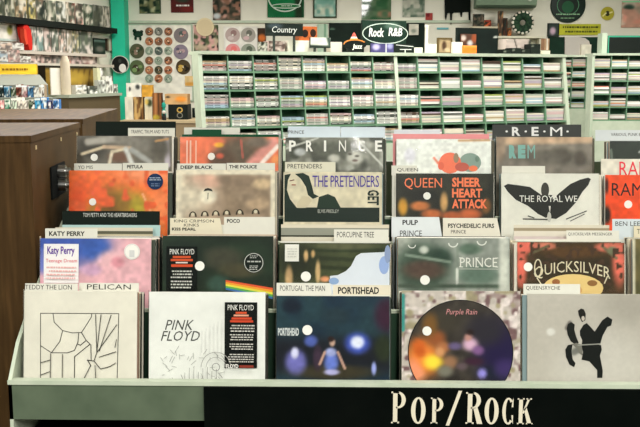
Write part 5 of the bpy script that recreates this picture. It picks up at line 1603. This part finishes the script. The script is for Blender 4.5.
for i, (x0, x1, y0, c, lb) in enumerate(((162, 167.5, 102, (40, 150, 130), 'turquoise toy beside the black loudspeaker'), (162.3, 168, 110, (200, 196, 184), 'black and white toy beside the black loudspeaker'))):
    P = Plane((0, 10.42 if i else 10.48, 0)).hit((x0 + x1) / 2, 120)
    k = kscale(P)
    hz = Plane((0, 10.45, 0)).hit(165, y0)[2] - zk
    m = MB()
    m.lathe([(0.001, 0), (1.9 * k, 0), (2.3 * k, hz * .3), (1.5 * k, hz * .6), (0.9 * k, hz * .66)], c if i == 0 else (40, 42, 40), n=14)
    m.ball((0, 0, hz * .8), (2.2 * k, 2.2 * k, hz * .2), c, n=10)
    tag(m.build('toy_figure', loc=(P[0], 10.36 if i else 10.44, zk)), lb, 'toy')
# dark strip against the rack side
flat('cable_box', 'black wall-mounted box beside the rack end', 'box', 192.5, 108, 198.5, 126, BACK.back(-0.06), 0.055, (24, 30, 26))

# ------------------------------------------------------------------ stepped display stand with small goods at the far left
ds = empty('display_stand', (-2.2, 5.4, 0))
tag(ds, 'stepped grey display stand carrying small boxes at the left edge', 'display stand')
zA, zB = at(20, 110, 5.0)[2], at(20, 97.5, 5.25)[2]
zC, zD = at(20, 85, 5.42)[2], at(20, 74.5, 5.7)[2]
xl = -2.9


def xr(y):
    return at(63, 100, 5.0)[0] - 0.52 * (y - 5.0)


def tread(m, y0, y1, z0, z1, col, zf=None):
    """step running back from y0 to y1 whose right end is cut on the slant."""
    q = [(xl, y0), (xr(y0), y0), (xr(y1), y1), (xl, y1)]
    z1b = z1 if zf is None else zf
    lo = [(x, y, z0) for x, y in q]
    hi = [(x, y, z1 if y == y0 else z1b) for x, y in q]
    m.poly(lo[::-1], col); m.poly(hi, col)
    for i in range(4):
        k2 = (i + 1) % 4
        m.poly([lo[i], lo[k2], hi[k2], hi[i]], col)


def dpart(name, fn):
    m = MB(); fn(m); o = m.build(name, ds); o.location = (2.2, -5.4, 0)


dpart('base', lambda m: tread(m, 4.96, 5.75, 0, zA - 0.02, (150, 136, 116)))
dpart('step', lambda m: tread(m, 4.95, 5.17, zA - 0.02, zA, (206, 190, 168)))
dpart('step', lambda m: tread(m, 5.17, 5.40, zA - 0.02, zB, (110, 114, 104)))
dpart('sloped_panel', lambda m: tread(m, 5.40, 5.66, zA - 0.02, zC, (112, 114, 104), zD))
dpart('header_ledge', lambda m: tread(m, 5.66, 5.75, zA - 0.02, zD, (150, 152, 142)))
flat('header_sign', 'yellow header sign with dark lettering on the grey display stand', 'sign', -14, 64, 37, 74.5, Plane((0, 5.69, 0)), 0.02, (206, 166, 40), (214, 176, 50), [('n', 4, .08, 2)], lambda a: a.scrawl(0, 67.5, 28, 72, (120, 84, 20), 1, 5), zb=zD + 0.001)
rA = [(-8, (70, 90, 84), 'grey-green'), (-1.5, (214, 150, 150), 'pink'), (5, (60, 120, 96), 'sea green'), (11.5, (196, 214, 196), 'mint'), (17, (232, 228, 216), 'white'), (23, (226, 220, 206), 'cream'), (29, (56, 74, 52), 'dark moss'), (35, (56, 150, 196), 'sky blue'), (41.5, (60, 130, 190), 'mid blue'), (48, (60, 66, 110), 'navy'), (53.5, (70, 130, 196), 'bright blue')]
for i, (x, c, n_) in enumerate(rA):
    flat('goods_box', '%s small box on the lower step, %s from the left' % (n_, ORD[i]), 'box', x, 97.5 + (i * 7 % 4), x + 5.7, 110, Plane((0, 5.03, 0)), 0.04, c, c, mot(0, (234, 232, 224), tuple(v // 2 for v in c), cells=3, seed=180 + i) + [('s', x, 99, x + 6, 99, 1.1, (232, 232, 224))], zb=zA + 0.001, group='small boxes on the lower step of the display stand')
rB = [(-8, (30, 46, 44), 'black-green'), (-2, (24, 44, 44), 'dark teal'), (4.5, (60, 130, 170), 'blue'), (11, (70, 90, 60), 'moss'), (16.5, (120, 60, 44), 'maroon'), (22, (176, 130, 130), 'rose'), (28, (60, 110, 150), 'steel blue'), (34, (206, 206, 196), 'off-white'), (39.5, (176, 150, 120), 'tan')]
for i, (x, c, n_) in enumerate(rB):
    flat('goods_box', '%s small box on the upper step, %s from the left' % (n_, ORD[i]), 'box', x, 84.5 + (i * 5 % 4), x + 5.3, 97.5, Plane((0, 5.27, 0)), 0.04, c, c, mot(0, (226, 224, 214), tuple(v // 2 for v in c), cells=3, seed=210 + i) + [('s', x, 86, x + 6, 86, 1.3, (226, 232, 228))], zb=zB + 0.001, group='small boxes on the upper step of the display stand')

# ------------------------------------------------------------------ brown wooden cabinets
def cabinet(name, label, near, far, zt, wid, deco):
    (x0, y0), (x1, y1) = near, far
    ang = math.atan2(y1 - y0, x1 - x0) - math.pi / 2
    L = math.hypot(x1 - x0, y1 - y0)
    root = empty(name, (x0, y0, 0), (0, 0, ang))
    tag(root, label, 'cabinet')
    m = MB(); m.box((-wid, 0.0, 0), (0, L, zt - 0.02), mat=WOOD); m.build('body', root)
    m = MB(); m.box((-wid - 0.004, -0.004, zt - 0.02), (0.004, L + 0.004, zt), mat=WOOD); m.build('top_board', root)
    deco(root, L)
    return root


n1, zc1 = at(30, 135.6, 2.66), at(30, 135.6, 2.66)[2]
t = (CAM[2] - zc1)


def at_z(px, py, z):
    d = _fw * F + _rt * (px - 320) - _up * (py - 213.5)
    s_ = (z - CAM[2]) / d[2]
    return CAM + d * s_


f1 = at_z(79, 122.5, zc1)


def deco1(root, L):
    # terminal plate on the right side: pixel (49..62, 163..195)
    pl = Plane((n1[0], n1[1], 0), math.atan2(f1[1] - n1[1], f1[0] - n1[0]))
    a_, b_, c_ = pl.hit(50, 180), pl.hit(64, 180), pl.hit(57, 164)
    d_ = pl.hit(57, 196)
    ya, yb = math.hypot(a_[0] - n1[0], a_[1] - n1[1]), math.hypot(b_[0] - n1[0], b_[1] - n1[1])
    m = MB(); m.box((0.0005, ya, d_[2]), (0.006, yb, c_[2]), (16, 18, 16), MATTE)
    plate = m.build('terminal_plate', root)
    for py in (171, 185):
        z = pl.hit(57, py)[2]
        m = MB()
        ym = (ya + yb) / 2
        n = 14
        for r0, r1, xa, xb, c in ((0.02, 0.02, 0.006, 0.03, (206, 206, 200)), (0.012, 0.012, 0.03, 0.045, (226, 226, 222))):
            for i in range(n):
                t0, t1 = 2 * math.pi * i / n, 2 * math.pi * (i + 1) / n
                m.poly([(xa, ym + r0 * math.cos(t0), z + r0 * math.sin(t0)), (xa, ym + r0 * math.cos(t1), z + r0 * math.sin(t1)), (xb, ym + r1 * math.cos(t1), z + r1 * math.sin(t1)), (xb, ym + r1 * math.cos(t0), z + r1 * math.sin(t0))], c, METAL)
            m.poly([(xb, ym + r1 * math.cos(2 * math.pi * i / n), z + r1 * math.sin(2 * math.pi * i / n)) for i in range(n)], c, METAL)
        m.build('knob', plate)
    for yy, z in ((0.06, zc1 - 0.04), (L * .55, zc1 - 0.04), (L - 0.06, zc1 - 0.04), (0.06, zc1 - 0.32)):
        m = MB(); m.box((0.0005, yy - 0.006, z - 0.006), (0.003, yy + 0.006, z + 0.006), (190, 170, 130)); m.build('screw', root)


cabinet('wooden_cabinet', 'brown wooden cabinet with a black two-knob plate beside the record bin', (n1[0], n1[1]), (f1[0], f1[1]), zc1, 0.7, deco1)
n2 = at_z(82, 119, zc1)
f2 = at_z(117, 108.5, zc1)
cabinet('wooden_cabinet', 'plain brown wooden cabinet behind the one with the black plate', (n2[0], n2[1]), (f2[0] - 0.0, f2[1]), zc1, 1.2, lambda r, L: None)
